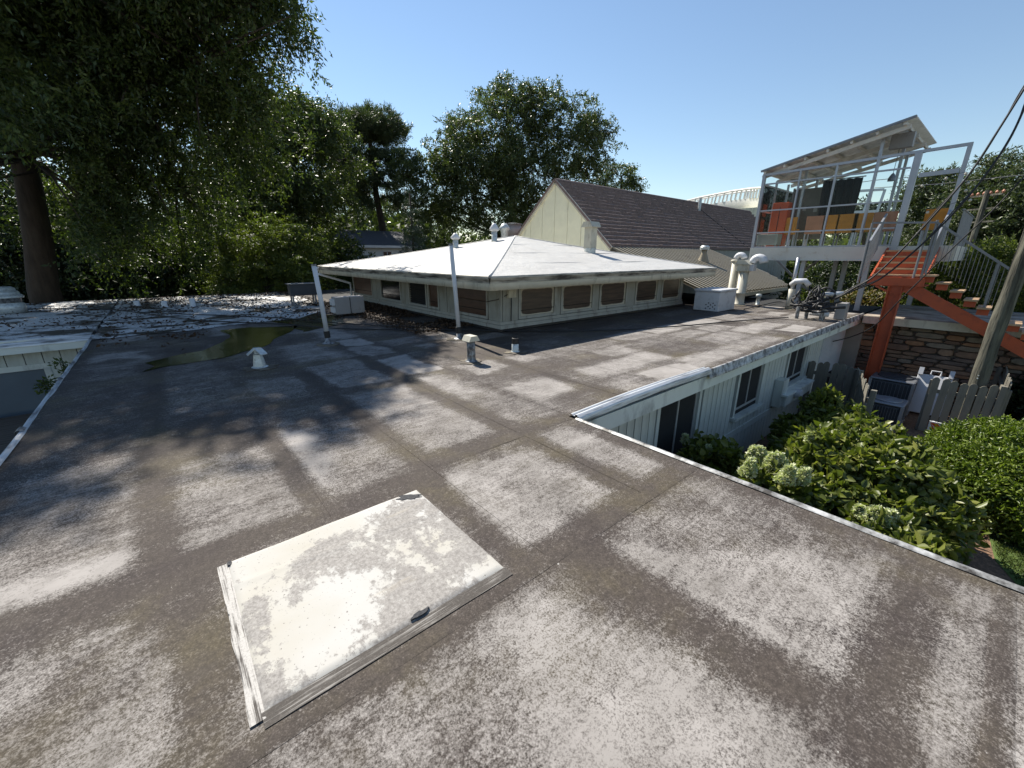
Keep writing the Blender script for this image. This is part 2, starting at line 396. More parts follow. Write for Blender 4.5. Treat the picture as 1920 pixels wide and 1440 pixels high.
surf('pole_wood', (0.15, 0.145, 0.11), 0.9, 0.5, 9, 1.0, 0.03, 22, dirt=(0.05, 0.047, 0.037), dirt_amt=0.75, dscale=9, dstretch=(1, 1, 0.09), stretch=(1, 1, 0.08))
surf('deck_wood', (0.085, 0.068, 0.055), 0.8, 0.4, 4, 0.4, 0.006, 20, stretch=(0.15, 1, 1))
surf('mortar', (0.11, 0.09, 0.07), 0.95, 0.3, 10, 0.4)
STONE = []
for i, c in enumerate([(0.19, 0.125, 0.085), (0.25, 0.165, 0.11), (0.14, 0.105, 0.085), (0.21, 0.175, 0.135), (0.16, 0.10, 0.07), (0.27, 0.15, 0.085)]):
    surf('stone_%d' % i, c, 0.85, 0.3, 7, 0.6, 0.015, 14); STONE.append('stone_%d' % i)
surf('bark_brown', (0.05, 0.038, 0.03), 0.9, 0.4, 5, 0.9, 0.04, 9, stretch=(1, 1, 0.25))
surf('bark_dark', (0.05, 0.038, 0.03), 0.9, 0.4, 5, 0.8, 0.04, 8, stretch=(1, 1, 0.3))
surf('earth', (0.075, 0.06, 0.042), 0.95, 0.35, 0.6, 0.5, 0.03, 6, dirt=(0.06, 0.075, 0.03), dirt_amt=0.5, dscale=0.25)
surf('mulch', (0.22, 0.13, 0.08), 0.95, 0.45, 14, 0.9, 0.02, 40, dirt=(0.10, 0.065, 0.045), dirt_amt=0.6, dscale=22)
surf('turf', (0.085, 0.13, 0.03), 0.95, 0.3, 9, 0.8, 0.02, 60, dirt=(0.13, 0.14, 0.05), dirt_amt=0.35, dscale=6)
surf('asphalt', (0.075, 0.075, 0.078), 0.9, 0.2, 4, 0.3, 0.005, 60)
surf('flat_tan_roof', (0.40, 0.34, 0.28), 0.85, 0.3, 2, 0.3, dirt=(0.17, 0.13, 0.10), dirt_amt=0.6, dscale=2.2)
surf('house_white', (0.55, 0.57, 0.58), 0.7, 0.08, 2, 0.05)
surf('shingle_slate', (0.07, 0.072, 0.085), 0.8, 0.3, 6, 0.3, 0.01, 12)
surf('bridge_white', (0.78, 0.77, 0.73), 0.5, 0.04, 1, 0)
surf('dead_leaf', (0.05, 0.028, 0.014), 0.8, 0.5, 6, 0)
leafmat('leaf_pecan', [(0.026, 0.042, 0.014), (0.052, 0.078, 0.021), (0.12, 0.15, 0.032)], 0.42, 0.45)
leafmat('leaf_mid', [(0.034, 0.050, 0.017), (0.062, 0.086, 0.025), (0.115, 0.14, 0.036)], 0.42, 0.4)
leafmat('leaf_yellowgreen', [(0.055, 0.08, 0.018), (0.10, 0.13, 0.026), (0.17, 0.19, 0.04)], 0.42)
leafmat('leaf_oak', [(0.044, 0.062, 0.024), (0.078, 0.104, 0.036), (0.135, 0.165, 0.055)], 0.36, 0.4)
leafmat('leaf_pine', [(0.0391, 0.0598, 0.0253), (0.069, 0.092, 0.0391), (0.115, 0.138, 0.0575)], 0.25)
leafmat('leaf_spruce', [(0.035, 0.058, 0.04), (0.06, 0.09, 0.06), (0.095, 0.13, 0.085)], 0.12)
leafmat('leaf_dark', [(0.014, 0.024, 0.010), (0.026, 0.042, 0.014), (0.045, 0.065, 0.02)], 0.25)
leafmat('leaf_hydrangea', [(0.055, 0.072, 0.015), (0.12, 0.15, 0.028), (0.26, 0.265, 0.07)], 0.38, 0.42)
leafmat('leaf_hedge', [(0.06, 0.095, 0.012), (0.115, 0.165, 0.02), (0.21, 0.26, 0.04)], 0.35, 0.4)
leafmat('petal_cream', [(0.42, 0.47, 0.24), (0.58, 0.60, 0.38), (0.74, 0.74, 0.58)], 0.25)
leafmat('leaf_russet', [(0.06, 0.075, 0.02), (0.12, 0.11, 0.035), (0.24, 0.15, 0.06)], 0.3)

# ------------------------------------------------------------------ ground, lawn, beds
def sheet(name, poly, z, mat, kind='structure'):
    me = bpy.data.meshes.new(name); me.from_pydata([(float(p[0]), float(p[1]), z) for p in poly], [], [tuple(range(len(poly)))])
    me.materials.append(MATS[mat]); o = link(name, me); tag(o, kind=kind); return o
g = sheet('ground', [(-600, -600), (600, -600), (600, 600), (-600, 600)], GZ - 0.02, 'earth')
sheet('mulch_bed', [(3, -6), (9.2, -6), (9.6, -2.2), (10.0, -1.0), (11.5, -0.4), (20.4, -0.4), (20.4, 3.4), (3, 3.4)], GZ - 0.012, 'mulch')
lawn_poly = [(7.6, -6), (7.7, -2.2), (7.9, -1.5), (8.3, -1.08), (8.9, -0.82), (9.8, -0.72), (10.8, -0.95), (13, -2.2), (16, -3), (22, -3.2), (22, -9), (7.6, -9)]
sheet('lawn', lawn_poly, GZ - 0.004, 'turf')
sheet('street', [(27, -30), (35, -30), (62, 60), (52, 60)], GZ - 0.01, 'asphalt')

# ------------------------------------------------------------------ the flat roofed building the camera stands on
B = thing('flat_roof_building', (4, 6, GZ), 'low building with worn grey flat roof and pale boarded walls under the camera', 'building')
X0, XE, YE = -1.42, 3.36, 2.82
MB().prism([(X0 + 0.08, -3.5, -0.26), (XE - 0.08, -3.5, -0.26), (XE - 0.08, YE + 0.08, -0.26), (17.3, YE + 0.08, -0.26), (20.6, YE + 0.08, -0.26), (20.6, 12, -0.26), (15, 24.6, -0.26), (X0 + 0.08, 24.6, -0.26)], (0, 0, 0.245)).build('roof_deck', 'dark_gap', B)

def sdist_poly(x, y, poly):
    """signed distance, positive inside"""
    d = np.full(x.shape, 1e9); ins = np.zeros(x.shape, bool); n = len(poly)
    for i in range(n):
        ax, ay = poly[i]; bx, by = poly[(i + 1) % n]
        ex, ey = bx - ax, by - ay; t = np.clip(((x - ax) * ex + (y - ay) * ey) / (ex * ex + ey * ey + 1e-12), 0, 1)
        d = np.minimum(d, np.hypot(x - ax - t * ex, y - ay - t * ey))
        c = ((ay > y) != (by > y)) & (x < ex * (y - ay) / (by - ay + 1e-12) + ax); ins ^= c
    return np.where(ins, d, -d)
def rect(x0, x1, y0, y1): return [(x0, y0), (x1, y0), (x1, y1), (x0, y1)]
SEAMS = [X0, -0.33, 0.62, 1.52, 2.6, 3.38, 4.45, 5.4, 6.35, 7.3, 8.25, 9.2, 10.15, 11.1, 12.05, 13.0, 13.95, 14.9, 15.85, 16.8, 17.3]
rc = random.Random(5)
CELLS = []                                       # chalky fields between the tar bands: poly, value, edge softness
for i in range(5):
    a, b = SEAMS[i], SEAMS[i + 1]
    y = 3.15 + rc.uniform(-0.15, 0.1) if i < 5 else 2.95
    while y < 13:
        L = rc.choice([0.8, 1.0, 1.3, 1.8, 2.3]); m1, m2 = rc.uniform(0.04, 0.15), rc.uniform(0.05, 0.18)
        v = rc.choice([0.34, 0.44, 0.56, 0.68, 0.80, 0.9]) if i > 3 else rc.choice([0.12, 0.24, 0.36, 0.46, 0.58]) if i < 3 else rc.choice([0.24, 0.36, 0.46, 0.54])
        if y > 5.7 and i > 4: v = rc.choice([0.05, 0.12, 0.2, 0.34, 0.5])      # eave shade put into the colour as lower chalk
        j = lambda k=0.09: rc.uniform(-k, k)
        CELLS.append(([(a + m1 + j(), y + j()), ((a + b) / 2 + j(), y + j(0.14)), (b - m2 + j(), y + j()), (b - m2 + j(), y + L * 0.5), (b - m2 + j(), y + L + j()), (a + m1 + j(), y + L + j(0.14))], v, rc.choice([0.025, 0.04, 0.08, 0.16])))
        y += L + rc.uniform(0.10, 0.32)
y = 3.0                                          # right wing: fields lie lengthwise
while y < 8.2:
    h = rc.uniform(0.50, 0.78); x = 3.5 + rc.uniform(-0.1, 0.5)
    while x < 17:
        L = rc.choice([0.9, 1.2, 1.6, 2.2]); v = rc.choice([0.24, 0.42, 0.58, 0.72, 0.84, 0.92]) if y < 5.6 else rc.choice([0.05, 0.12, 0.2, 0.34, 0.5])  # rows by the pavilion get less chalk to deepen its eave shadow
        j = lambda k=0.07: rc.uniform(-k, k)
        CELLS.append(([(x + j(), y + j()), (x + L * 0.5, y + j()), (x + L + j(), y + j()), (x + L + j(), y + h + j()), (x + L * 0.4, y + h + j()), (x + j(), y + h + j())], v, rc.choice([0.03, 0.05, 0.09])))
        x += L + rc.uniform(0.05, 0.24)
    y += h + rc.uniform(0.07, 0.18)
HAND = [
    (rect(X0, -0.38, -3, 2.5), 0.56, 0.12), (rect(-0.45, -0.1, -3, 2.42), 0.52, 0.12),
    (rect(X0, -0.45, 3.00, 3.26), 0.78, 0.07), (rect(X0, -0.46, 3.3, 5.0), 0.44, 0.15), (rect(-0.22, 0.52, 2.98, 4.4), 0.48, 0.08),
    (rect(-0.31, -0.17, 2.42, 2.72), 0.92, 0.02), (rect(0.68, 1.40, 3.0, 4.6), 0.45, 0.1),
    ([(0.66, 4.69), (0.97, 4.25), (0.95, 3.7), (0.88, 3.46), (0.62, 3.2)], 0.78, 0.06),
    ([(1.51, 2.7), (2.6, 2.62), (2.47, 1.63), (1.44, 1.58)], 0.60, 0.05),
    (rect(2.68, 3.2, 1.62, 2.75), 0.56, 0.12), (rect(2.65, 3.25, 2.3, 2.62), 0.66, 0.06),
    (rect(1.75, 3.15, 0.1, 1.45), 0.40, 0.15),
    ([(1.87, 1.26), (2.05, 1.25), (2.45, 0.75), (2.99, 0.14), (2.86, 0.09), (2.61, 0.10), (2.44, 0.115), (2.28, 0.07), (2.21, 0.12), (1.94, 0.06), (1.9, 0.6)], 0.62, 0.035),
    ([(0.1, 1.42), (1.2, 1.40), (1.3, 1.35), (1.64, 0.15), (1.40, 0.1), (1.2, -3), (-1.4, -3), (-0.2, 1.1)], 0.47, 0.10),
    ([(1.0, 1.42), (1.26, 1.38), (1.64, 0.17), (1.42, 0.12), (1.0, 0.1), (0.75, 0.6)], 0.66, 0.12),
    ([(0.2, 0.9), (0.7, 0.7), (1.0, 0.1), (0.3, -0.3)], 0.54, 0.2),
    (rect(1.2, 3.1, -3.2, -0.40), 0.66, 0.05), (rect(2.0, 2.75, -0.33, -0.15), 0.62, 0.12),
]
DARK = [
    (rect(-0.30, -0.10, 1.30, 2.74), 0.03, 0.06), (rect(-0.3, 1.5, 2.70, 2.95), 0.06, 0.05), (rect(-0.3, 1.4, 1.36, 1.50), 0.0, 0.05),
    (rect(1.27, 1.46, 1.5, 2.75), 0.02, 0.05), (rect(X0, -0.2, 2.62, 2.94), 0.08, 0.08), ([(1.5, 1.45), (1.86, 1.42), (1.90, 0.05), (1.66, 0.1)], 0.03, 0.07),
    (rect(1.5, 3.4, 2.86, 3.14), 0.05, 0.07), (rect(2.48, 2.72, 1.4, 7.5), 0.04, 0.06), (rect(3.18, 3.4, -3, 2.8), 0.16, 0.05),
    (rect(1.62, 3.2, -0.16, 0.07), 0.14, 0.08), (rect(4.3, 4.6, 3.0, 8.0), 0.06, 0.08), (rect(-0.44, -0.24, 2.4, 9), 0.06, 0.06), (rect(1.40, 1.60, 2.9, 7.0), 0.06, 0.06),
    (rect(1.9, 3.2, -0.40, -0.33), 0.12, 0.03), (rect(3.3, 17.3, 2.82, 2.98), 0.22, 0.1), (rect(0.50, 0.66, 3.0, 4.9), 0.06, 0.04),
    ([(-0.7, 1.1), (-0.2, 1.7), (-0.1, 1.5), (-0.5, 0.8)], 0.3, 0.15), ([(-0.9, 2.0), (-0.6, 2.35), (-0.5, 2.1), (-0.75, 1.7)], 0.25, 0.15),
    (rect(1.3, 3.2, 1.38, 1.60), 0.06, 0.05), (rect(X0, X0 + 0.2, -3, 13), 0.1, 0.1),
]
def chalk(x, y):
    wob = (vnoise(x, y, 2.2, 3, 4) - 0.5) * 0.24 + (vnoise(x, y, 16.0, 4, 2) - 0.5) * 0.05
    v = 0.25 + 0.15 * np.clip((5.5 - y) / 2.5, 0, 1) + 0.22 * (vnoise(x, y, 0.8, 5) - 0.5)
    for P, val, s in CELLS + HAND:
        bx = [p[0] for p in P]; by = [p[1] for p in P]
        k = (x > min(bx) - 0.5) & (x < max(bx) + 0.5) & (y > min(by) - 0.5) & (y < max(by) + 0.5)
        if not k.any(): continue
        f = np.clip((sdist_poly(x[k], y[k], P) + wob[k]) / s * 0.5 + 0.5, 0, 1); v[k] = v[k] * (1 - f) + val * f
    for P, val, s in DARK:
        bx = [p[0] for p in P]; by = [p[1] for p in P]
        k = (x > min(bx) - 0.5) & (x < max(bx) + 0.5) & (y > min(by) - 0.5) & (y < max(by) + 0.5)
        if not k.any(): continue
        f = 0.9 * np.clip((sdist_poly(x[k], y[k], P) + wob[k] * 0.6) / s * 0.5 + 0.5, 0, 1); v[k] = v[k] * (1 - f) + val * f
    return v + 0.16 * (vnoise(x, y, 2.2, 8, 4) - 0.5) + 0.10 * (vnoise(x * 0.25, y, 6, 9, 3) - 0.5)
def steps(a, b, fn):
    o = [a]
    while o[-1] < b - 1e-6: o.append(min(b, o[-1] + fn(o[-1])))
    return np.array(o)
for i in range(len(SEAMS) - 1):
    a, b = SEAMS[i], SEAMS[i + 1]
    y0 = (1.44 if i else -3.2) if b <= 3.39 else YE
    if i == 1:                                   # one wide cap sheet in front of the cross seam
        gx, gy = np.meshgrid(np.linspace(-0.33, 3.38, 130), np.linspace(-3.2, 1.47, 160))
        gz = 0.016 * (vnoise(gx, gy, 0.7, 12) - 0.5) + 0.004 * (vnoise(gx, gy, 3.0, 13) - 0.5)
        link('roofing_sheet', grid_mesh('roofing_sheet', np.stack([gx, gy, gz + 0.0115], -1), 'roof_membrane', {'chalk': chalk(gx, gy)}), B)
    y1 = 24.7 if i < 7 else 12.2
    lap = 0.05 if i < len(SEAMS) - 2 else 0.0
    ys = steps(y0, y1, lambda y: 0.028 if y < 5 and a < 3.3 else (0.04 if y < 9 else 0.10))
    xs = np.linspace(a, b + lap if b < 3.37 or b > 3.39 else b, max(4, int((b - a) / (0.03 if a < 3.3 else 0.055))))
    gx, gy = np.meshgrid(xs, ys)
    gz = 0.0018 * (1 - (gx - a) / (b - a)) + 0.016 * (vnoise(gx, gy, 0.7, 12) - 0.5) \
        + 0.004 * (vnoise(gx, gy, 3.0, 13) - 0.5) + 0.0012 * np.exp(-((gx - a) / 0.03) ** 2)
    gx = gx + (0.012 * (vnoise(gy, gy * 0, 1.3, 20 + i) - 0.5)) * np.exp(-((gx - a) / 0.08) ** 2)
    P = np.stack([gx, gy, gz + 0.010], -1)
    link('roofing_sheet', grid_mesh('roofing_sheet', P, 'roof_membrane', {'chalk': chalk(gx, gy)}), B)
# cross lap strips (cap sheets laid along the building)
def strip(x0, x1, y0, y1, z=0.0165, hgt=0.002, seed=1):
    xs = np.linspace(x0, x1, max(3, int((x1 - x0) / 0.04))); yy = np.linspace(y0, y1, 8)
    gx, gy = np.meshgrid(xs, yy); wv = 0.01 * (vnoise(gx, gx * 0, 1.7, seed) - 0.5)
    t = (gy - y0) / (y1 - y0)
    P = np.stack([gx, gy + wv, z + 0.016 * (vnoise(gx, gy, 0.7, 12) - 0.5) + hgt * (4 * t * (1 - t)) ** 0.4 - 0.004], -1)
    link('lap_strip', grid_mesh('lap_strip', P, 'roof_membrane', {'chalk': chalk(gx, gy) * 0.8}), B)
strip(-0.42, 3.3, 1.39, 1.50, seed=2)
strip(1.55, 3.33, 2.88, 3.02, seed=3)
strip(1.2, 3.3, -0.42, -0.33, seed=4)
# white coated patch in front of the camera
px0, px1, py0, py1 = -0.015, 1.252, 1.56, 2.675
xs, ys = np.linspace(px0, px1, 60), np.linspace(py0, py1, 54); gx, gy = np.meshgrid(xs, ys)
ed = np.minimum(np.minimum(gx - px0, px1 - gx), np.minimum(gy - py0, py1 - gy))
gz = 0.026 + 0.016 * (vnoise(gx, gy, 0.7, 12) - 0.5) + 0.004 * (vnoise(gx, gy, 2.5, 15) - 0.5) - 0.012 * (ed < 0.004) + 0.004 * np.exp(-((gy - 2.42 + 0.1 * gx) / 0.02) ** 2)
gx2 = gx + (0.012 * (vnoise(gy, gy * 0, 3, 16) - 0.5)) * (ed < 0.03); gy2 = gy + (0.012 * (vnoise(gx, gx * 0, 3, 17) - 0.5)) * (ed < 0.03)
patch = link('coated_patch', grid_mesh('coated_patch', np.stack([gx2, gy2, gz], -1), 'white_coated_patch'), B)
patch['label'] = 'white coated square patch on the grey roof'
def blot(cx, cy, r, stretch, ang, seed, z):
    n = 18; q = random.Random(seed); pts = []
    for k in range(n):
        t = 2 * math.pi * k / n; rr = r * q.uniform(0.6, 1.15); u, v = rr * math.cos(t) * stretch, rr * math.sin(t)
        pts.append((cx + u * math.cos(ang) - v * math.sin(ang), cy + u * math.sin(ang) + v * math.cos(ang), z))
    return pts
for cx, cy, r, st, an, sd_ in ((1.15, 2.60, 0.040, 2.4, -0.5, 1), (0.70, 1.578, 0.016, 3.4, 0.08, 2), (-0.002, 2.645, 0.014, 1.8, 1.4, 3)):
    MB().prism(blot(cx, cy, r, st, an, sd_, 0.024), (0, 0, 0.009)).build('torn_spot', 'torn_asphalt', patch)
def brush(x0, x1, y0, y1, mat, seed):
    xs, ys = np.linspace(x0, x1, 30), np.linspace(y0, y1, 40); gx, gy = np.meshgrid(xs, ys)
    u, v = (gx - x0) / (x1 - x0), (gy - y0) / (y1 - y0)
    gx = gx + 0.022 * (vnoise(gy, gy * 0, 5, seed) - 0.5) * (u < 0.05) * (y1 - y0 > x1 - x0)
    gz = 0.0175 + 0.016 * (vnoise(gx, gy, 0.7, 12) - 0.5) + 0.002 * vnoise(gx, gy, 12, seed)
    link('border_strip', grid_mesh('border_strip', np.stack([gx, gy, gz], -1), mat), patch)
brush(-0.062, -0.008, 1.53, 2.66, 'patch_border', 5)
brush(-0.02, 1.26, 1.487, 1.562, 'patch_border_long', 6)
# coated area and its neighbourhood at the back
def blob_sheet(name, poly, z, mat, parent, seed, amp=0.35, res=0.12):
    q = random.Random(seed); pts = []
    for i in range(len(poly)):
        a, b = np.array(poly[i]), np.array(poly[(i + 1) % len(poly)]); n = max(2, int(np.hypot(*(b - a)) / 0.25))
        nn = np.array([-(b - a)[1], (b - a)[0]]) / (np.hypot(*(b - a)) + 1e-9)
        for k in range(n):
            p = a + (b - a) * k / n; o = (vnoise(np.array([p[0] * 1.1]), np.array([p[1] * 1.1]), 1.4, seed, 4)[0] - 0.5) * 2 * amp
            pts.append((*(p + nn * o), z))
    me = bpy.data.meshes.new(name); me.from_pydata([tuple(map(float, p)) for p in pts], [], [tuple(range(len(pts)))]); me.materials.append(MATS[mat])
    return link(name, me, parent)
blob_sheet('white_coating', [(-1.38, 12.85), (0.2, 12.9), (1.2, 13.3), (3.0, 13.4), (3.8, 14.5), (4.6, 16), (4.8, 20.5), (4.6, 24.4), (-1.38, 24.4)], 0.0235, 'white_coating', B, 31, 0.15)
for i, (poly, sd_) in enumerate(([[(-0.5, 8.7), (0.6, 9.0), (1.5, 9.9), (2.3, 11.2), (2.6, 12.0), (1.6, 12.6), (0.9, 12.5), (1.0, 11.2), (0.4, 10.0), (-0.4, 9.4)], 41],
                                 [[(2.5, 10.9), (3.6, 11.6), (4.2, 13.1), (3.6, 14.8), (2.8, 15.3), (2.2, 14.0), (2.5, 12.4)], 43])):
    o = blob_sheet('puddle', poly, 0.0195, 'puddle_water', None, sd_, 0.22)
    tag(o, ['dark rain puddle with mossy rim on the shaded roof', 'rain puddle reflecting sky beside the leaning white pipe'][i], 'puddle')
# edges of the roof
def rail(path, prof, name, mat, seed, parent, amp=0.0):
    """sweep a (offset, z) profile along a straight path p->q with waviness; offset is along n"""
    (p, q, n) = path; p, q, n = np.array(p, float), np.array(q, float), np.array(n, float)
    L = np.hypot(*(q - p)); k = max(2, int(L / 0.12)); t = np.linspace(0, 1, k + 1)
    base = p + (q - p) * t[:, None]; wz = amp * (vnoise(t * L, t * 0, 0.9, seed) - 0.5); wo = amp * (vnoise(t * L, t * 0, 1.2, seed + 1) - 0.5)
    G = np.stack([np.stack([base[:, 0] + n[0] * (o + wo), base[:, 1] + n[1] * (o + wo), z + wz], -1) for o, z in prof], 1)
    return link(name, grid_mesh(name, G, mat, smooth=False), parent)
LIP = [(-0.035, 0.020), (-0.02, 0.034), (0.0, 0.038), (0.012, 0.02), (0.014, -0.06), (0.020, -0.065), (0.022, -0.11)]
rail(((XE, -3.2), (XE, YE + 0.02), (1, 0)), LIP, 'edge_flashing', 'worn_edge', 51, B, 0.014)
rail(((X0, -3.2), (X0, 13.6), (-1, 0)), [(-0.03, 0.02), (-0.012, 0.036), (0.012, 0.042), (0.03, 0.02), (0.034, -0.05), (0.04, -0.055), (0.044, -0.10)], 'edge_flashing', 'white_flashing', 52, B, 0.03)
for s_ in range(6):
    rail(((X0 - 0.01, -1 + 2.45 * s_), (X0 - 0.01, -0.86 + 2.45 * s_), (-1, 0)), [(-0.035, 0.03), (-0.012, 0.046), (0.012, 0.05), (0.035, 0.03), (0.04, -0.06)], 'flashing_joint', 'worn_edge', 53 + s_, B, 0.01)
for a_, b_, dz in ((XE, 4.55, 0.03), (4.5, 6.6, 0.028)):       # bright sprung flashing by the inner corner
    k = 14; t = np.linspace(0, 1, k); xs = a_ + (b_ - a_) * t
    lift = dz * np.sin(np.clip((xs - XE) / 3.2, 0, 1) * math.pi) + 0.012
    prof = [(-0.15, 0.012), (-0.12, 0.028), (-0.115, 0.042), (-0.09, 0.046), (-0.085, 0.03), (-0.05, 0.032), (-0.045, 0.052), (-0.015, 0.054), (-0.01, 0.036), (0.004, 0.04), (0.02, 0.01), (0.024, -0.05)]
    G = np.stack([np.stack([xs, YE - o + 0 * xs, z + lift], -1) for o, z in prof], 1)
    link('edge_flashing', grid_mesh('edge_flashing', G, 'white_flashing', smooth=False), B)
rail(((6.55, YE), (17.3, YE), (0, -1)), [(-0.05, 0.016), (-0.03, 0.032), (0, 0.038), (0.014, 0.02), (0.018, -0.07), (0.03, -0.075), (0.032, -0.12)], 'edge_flashing', 'worn_edge', 61, B, 0.012)
MB().box(XE + 0.03, 17.25, YE + 0.02, YE + 0.06, -0.30, -0.075).build('fascia', 'pale_fascia', B)
MB().box(XE - 0.06, XE - 0.02, -3.2, YE + 0.02, -0.30, -0.075).build('fascia', 'pale_fascia', B)
MB().box(X0 + 0.0, X0 + 0.04, -3.2, 13.7, -0.30, -0.075).build('fascia', 'pale_fascia', B)
MB().box(XE - 0.5, 17.2, YE + 0.07, 3.4, -0.30, -0.285).build('soffit', 'pale_siding', B)
YW = 3.15
MB().box(XE - 0.5, 17.2, YW + 0.02, YW + 0.2, GZ, -0.30).build('wall', 'dark_gap', B)
MB().box(XE - 0.7, XE - 0.5, -3.2, YW, GZ, -0.3).build('wall', 'pale_siding', B)
MB().box(X0 + 0.3, X0 + 0.5, -3.2, 13.7, GZ, -0.3).build('wall', 'pale_siding', B)
WINS = [(5.72, 7.02, -2.05, -0.36), (8.78, 10.05, -1.36, -0.36), (11.75, 13.12, -1.28, -0.36)]
bw, gap = 0.178, 0.02
BOARD = {}
def board(x, z0, z1):
    k = (round(z0, 2), round(z1, 2))
    if k not in BOARD: BOARD[k] = MB().box(0, bw, -0.022, 0.02, 0, z1 - z0).mesh('siding_board', 'pale_siding')
    o = link('siding_board', BOARD[k], B, (x, YW + random.uniform(-0.002, 0.002), z0)); return o
x = XE - 0.3
while x < 14.4:
    hit = [w_ for w_ in WINS if x + bw > w_[0] - 0.09 and x < w_[1] + 0.09]
    if hit:
        z1 = hit[0][2] - 0.17
        if z1 > GZ + 0.1: board(x, GZ, z1)
    else:
        if x > 8.2: board(x, GZ, -1.93); board(x, -1.79, -0.30)
        else: board(x, GZ, -0.30)
    x += bw + gap
MB().box(8.15, 14.4, YW - 0.05, YW + 0.02, -1.925, -1.795).build('ledge_trim', 'pale_siding', B)
for i, (a, b, z0, z1) in enumerate(WINS):
    wn = MB().box(a, b, YW + 0.045, YW + 0.055, z0, z1).build('window', 'pane_dark', B)
    for s0_ in (a - 0.09, b): MB().box(s0_, s0_ + 0.09, YW - 0.04, YW + 0.05, z0 - 0.1, z1 + 0.06).build('jamb', 'pale_siding', wn)
    f = MB()
    for xx in (a, (a + b) / 2 - 0.02, b - 0.045): f.box(xx, xx + 0.045, YW + 0.005, YW + 0.04, z0, z1)
    f.box(a, b, YW + 0.008, YW + 0.038, z0, z0 + 0.05).box(a, b, YW + 0.008, YW + 0.038, z1 - 0.05, z1)
    f.build('window_frame', 'window_frame', wn)
    MB().box(a + (b - a) * 0.5, b - 0.05, YW + 0.041, YW + 0.043, z0 + 0.05, z1 - 0.05).build('curtain', 'curtain_dark', wn)
    MB().box(a - 0.14, b + 0.14, YW - 0.12, YW + 0.06, z0 - 0.165, z0 - 0.1).build('sill', 'pale_siding', wn)
# boxed wall heater between the windows
wb = MB().box(11.08, 13.05, YW - 0.30, YW - 0.02, -1.72, -1.46).build('wall_box', 'pale_siding', B, bevel=0.01)
MB().box(11.02, 13.12, YW - 0.34, YW - 0.02, -1.458, -1.41).build('box_lid', 'pale_fascia', wb)
MB().box(10.98, 11.35, YW - 0.22, YW - 0.03, -1.74, -1.06).build('box_end', 'pale_siding', wb)
MB().tube([(11.75, YW - 0.29, -1.50), (11.75, YW - 0.44, -1.50)], [0.11, 0.12], 14).build('vent_hood', 'unit_pale', wb)
# ribbed panel near the end of the wall
rp = thing('ribbed_screen', (15.8, YW, GZ), 'white ribbed screen panel on the far end of the boarded wall', 'panel')
m = MB().box(14.5, 17.0, YW - 0.02, YW + 0.01, -1.75, -0.31)
m.build('backing_panel', 'plastic_white', rp)
me = MB().box(0, 0.05, -0.055, -0.022, -1.75, -0.31).mesh('rib', 'plastic_white')
for k in range(19): link('rib', me, rp, (14.52 + 0.13 * k, YW, 0))

# ------------------------------------------------------------------ pavilion with the white pyramid roof
V = thing('hip_roof_pavilion', (10.5, 12.5, 0), 'cream pavilion with low white hip roof and overpainted windows', 'building')
ex0, ex1, ey0, ey1, ez = 5.25, 15.5, 6.95, 18.9, 1.40
wx0, wx1, wy0, wy1 = 6.3, 15.1, 7.9, 18.0
ap = np.array([10.35, 12.12, 2.5])
def slope(name, A, Bp, seed):
    n = 26; G = np.zeros((n, n, 3)); A, Bp = np.array(A, float), np.array(Bp, float)
    for i in range(n):
        t = i / (n - 1); L, Rr = A + (ap - A) * t, Bp + (ap - Bp) * t
        for j in range(n): G[i, j] = L + (Rr - L) * j / (n - 1)
    u = np.linspace(0, 1, n)
    sag = 0.05 * np.sin(np.pi * u)[:, None] * np.ones(n) + 0.05 * (vnoise(G[..., 0], G[..., 1], 0.6, seed, 4) - 0.5) * np.sin(np.pi * u)[:, None]
    G[..., 2] -= sag * 0.6
    return link(name, grid_mesh(name, G, 'white_membrane'), V)
cs = [(ex0, ey0, ez), (ex1, ey0, ez), (ex1, ey1, ez), (ex0, ey1, ez)]
rs = [slope('roof_slope', cs[i], cs[(i + 1) % 4], 70 + i) for i in range(4)]
def on_pav(x, y):
    """height of the pyramid roof"""
    t = min((x - ex0) / (ap[0] - ex0), (ex1 - x) / (ex1 - ap[0]), (y - ey0) / (ap[1] - ey0), (ey1 - y) / (ey1 - ap[1]))
    return ez + (ap[2] - ez) * max(0, t) - 0.03
for i, c in enumerate(cs):                                         # raised hip seams
    p = [np.array(c) + (ap - np.array(c)) * t for t in np.linspace(0.0, 1, 14)]
    MB().tube([(q[0], q[1], q[2] - 0.03 * math.sin(math.pi * k / 13) - 0.012) for k, q in enumerate(p)], 0.035, 8).build('hip_seam', 'white_membrane', V, True)
for yy, si in ((8.1, 0), (9.4, 0), (10.6, 0)):                     # welded laps on the near slope
    tx = (yy - ey0) / (ap[1] - ey0); a, b = ex0 + (ap[0] - ex0) * tx, ex1 + (ap[0] - ex1) * tx
    xs = np.linspace(a + 0.1, b - 0.1, 30)
    MB().tube([(x_, yy + 0.03 * math.sin(x_ * 2), ez + (ap[2] - ez) * tx - 0.03 * math.sin(math.pi * tx) - 0.004) for x_ in xs], 0.010, 6).build('weld_lap', 'white_membrane', V, True)
